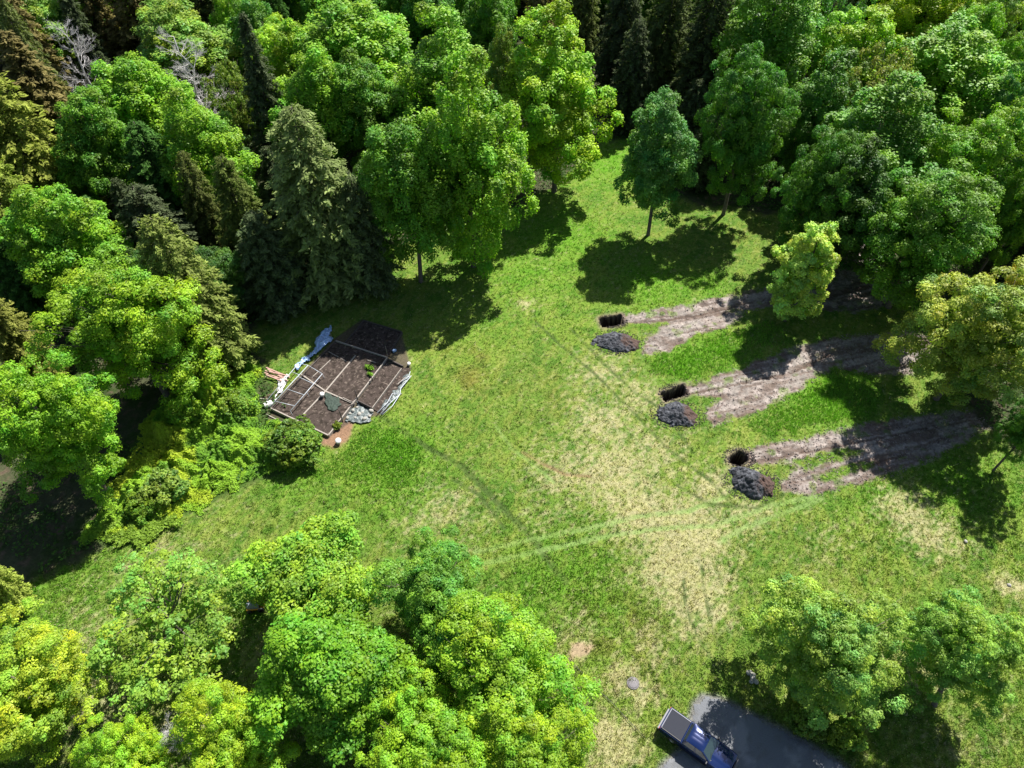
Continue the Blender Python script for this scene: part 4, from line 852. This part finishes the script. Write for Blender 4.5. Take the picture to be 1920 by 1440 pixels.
# ---------------------------------------------------------------- pickup truck
def truck():
    e = empty('pickup_truck', (12.0, 17.3, .04), math.atan2(-.60, .80)); tag(e, 'dark blue pickup truck with grey bed cover parked at the driveway edge', 'truck')
    paint = mat('blue_paint', (.006, .018, .085), .2, metal=.3, coat=1.0); dark = mat('black_trim', (.015, .015, .017), .5); glass = mat('tinted_glass', (.02, .035, .03), .05, spec=1.0, coat=1)
    chrome = mat('chrome', (.12, .12, .13), .5, metal=.2); cov = mat('vinyl_cover', (.038, .040, .050), .95, var=.08, scale=20, spec=.05); rub = mat('tyre_rubber', (.02, .02, .02), .85); rim = mat('alloy', (.4, .4, .42), .35, metal=.8)
    wx = (1.2, 4.75); Wd = .98
    # lower body with wheel arches, swept across the width
    prof = [(0, .55), (0, 1.12), (1.78, 1.12), (1.82, 1.16), (4.05, 1.16), (4.9, 1.10), (5.55, 1.0), (5.78, .85), (5.82, .5)]
    bot = []
    for cx in sorted(wx, reverse=True):
        for k in range(9): a = math.pi*k/8; bot.append((cx+.45*math.cos(a), .40+.45*math.sin(a)))
    prof2 = prof+bot; n = len(prof2)
    ys = [-Wd, -Wd+.04, Wd-.04, Wd]; vs = []; fs = []
    for yi, y in enumerate(ys):
        for (x, z) in prof2: vs.append((x+(.03 if yi in (0, 3) and x < .1 else 0)-(.12 if yi in (0, 3) and x > 5.4 else 0), y, z-(.05 if yi in (0, 3) and z > .9 else 0)))
    for r in range(3):
        for i in range(n): j = (i+1) % n; fs.append((r*n+i, r*n+j, (r+1)*n+j, (r+1)*n+i))
    fs.append(tuple(range(n))); fs.append(tuple(3*n+i for i in range(n))[::-1])
    MB().add(vs, fs).build('body', paint, e, bevel=.03)
    # bed cover and its rails
    MB().box((.95, 0, 1.155), (1.62, 1.62, .04)).build('bed_cover', cov, e, bevel=.015)
    for a, b_ in (((.08, .86), (1.78, .86)), ((.08, -.86), (1.78, -.86))): MB().beam((a[0], a[1], 1.16), (b_[0], b_[1], 1.16), .07, .06).build('rail', chrome if a[1] > 0 else dark, e, bevel=.01)
    MB().beam((.09, -.83, 1.165), (.09, .83, 1.165), .07, .06).build('rail', chrome, e, bevel=.01)
    MB().box((-.01, 0, .82), (.05, 1.7, .5)).build('tailgate', paint, e, bevel=.02)
    # cab
    def frustum(x0, x1, y, z0, X0_, X1_, Y, z1): return [(x0, -y, z0), (x1, -y, z0), (x1, y, z0), (x0, y, z0), (X0_, -Y, z1), (X1_, -Y, z1), (X1_, Y, z1), (X0_, Y, z1)]
    bf = [(3, 2, 1, 0), (0, 1, 5, 4), (1, 2, 6, 5), (2, 3, 7, 6), (3, 0, 4, 7), (4, 5, 6, 7)]
    c0, c1 = (1.84, 4.22, .93, 1.15), (2.08, 3.42, .73, 1.70)
    MB().add(frustum(*c0[:3], c0[3], *c1[:3], c1[3]), bf).build('cab', paint, e, bevel=.04)
    # domed roof panel with ribs
    n1, n2 = 20, 14; vs = []
    for i in range(n1+1):
        for j in range(n2+1):
            u, v = i/n1*2-1, j/n2*2-1; z = 1.70+.10*(1-abs(u)**4)*(1-abs(v)**4)+(.008*math.cos(v*14) if abs(v) < .75 and abs(u) < .85 else 0)
            vs.append((2.75+u*.70, v*.75*(1-.02*u), z))
    fs = [(i*(n2+1)+j, (i+1)*(n2+1)+j, (i+1)*(n2+1)+j+1, i*(n2+1)+j+1) for i in range(n1) for j in range(n2)]
    MB().add(vs, fs).build('roof', paint, e, True)
    # panes sit just proud of the cab
    def pane(name, f, inset, off):
        V = frustum(*c0[:3], c0[3], *c1[:3], c1[3]); q = [Vector(V[i]) for i in f]; c = sum(q, Vector())/4; nn = (q[1]-q[0]).cross(q[3]-q[0]).normalized()
        if nn.dot(c-Vector((2.9, 0, 1.3))) < 0: nn = -nn
        pp = [c+(p_-c)*inset+nn*off for p_ in q]; bk = [p_-nn*.02 for p_ in pp]
        return MB().add(pp+bk, [(0, 1, 2, 3), (7, 6, 5, 4), (0, 4, 5, 1), (1, 5, 6, 2), (2, 6, 7, 3), (3, 7, 4, 0)]).build(name, glass, e)
    pane('windshield', (1, 2, 6, 5), .90, .012); pane('rear_window', (0, 3, 7, 4), .8, .012); pane('side_window', (2, 3, 7, 6), .84, .012); pane('side_window', (0, 1, 5, 4), .84, .012)
    for s in (-1, 1): MB().beam((2.95, s*.935, 1.17), (2.82, s*.75, 1.68), .07, .03, Vector((0, 1, 0))).build('pillar', paint, e)
    # hood
    n1, n2 = 16, 16; vs = []
    for i in range(n1+1):
        for j in range(n2+1):
            u, v = i/n1, j/n2*2-1; x = 4.12+u*1.55-.16*abs(v)**2.2*u; wdd = .90-.06*u
            z = 1.17-.10*u-.10*u**4+.06*(1-v*v)+.025*(1 if abs(v) < .45 else 0); vs.append((x, v*wdd, z))
    fs = [(i*(n2+1)+j, (i+1)*(n2+1)+j, (i+1)*(n2+1)+j+1, i*(n2+1)+j+1) for i in range(n1) for j in range(n2)]
    MB().add(vs, fs).build('hood', paint, e, True)
    MB().box((4.16, 0, 1.175), (.14, 1.5, .03)).build('cowl', dark, e)
    for s in (-1, 1):
        MB().beam((4.18, s*.5-.1, 1.22), (3.98, s*.5+.25, 1.34), .025, .02).build('wiper', dark, e)
        m = MB().box((4.0, s*1.08, 1.22), (.12, .22, .18)).build('mirror', dark, e, bevel=.03)
        MB().box((5.72, s*.74, .82), (.12, .34, .2)).build('headlight', chrome, e, bevel=.03)
        MB().box((-.02, s*.9, .88), (.06, .14, .36)).build('taillight', mat('red_lens', (.35, .015, .015), .25), e, bevel=.015)
        MB().box((2.6, s*.99, 1.02), (.16, .03, .03)).build('door_handle', chrome, e); MB().box((3.6, s*.99, 1.02), (.16, .03, .03)).build('door_handle', chrome, e)
        MB().beam((1.9, s*1.02, .5), (4.1, s*1.02, .5), .14, .05).build('running_board', dark, e, bevel=.01)
        for x in wx:
            t = MB().lathe([(.2, -.12), (.36, -.12), (.395, -.08), (.395, .08), (.36, .12), (.2, .12)], 24, (x, s*.86, .39), 'Y').build('wheel', rub, e, True)
            MB().lathe([(.21, -.13), (.21, .13), (.02, .09)], 20, (x, s*.86, .39), 'Y').build('rim', rim, t, True)
    MB().box((5.86, 0, .58), (.12, 1.8, .2)).build('bumper', chrome, e, bevel=.03); MB().box((-.10, 0, .58), (.16, 1.8, .16)).build('bumper', chrome, e, bevel=.03)
    MB().box((5.80, 0, .82), (.06, 1.05, .2)).build('grille', dark, e)
    MB().box((2.9, 0, .5), (4.8, 1.5, .2)).build('chassis', dark, e)
truck()
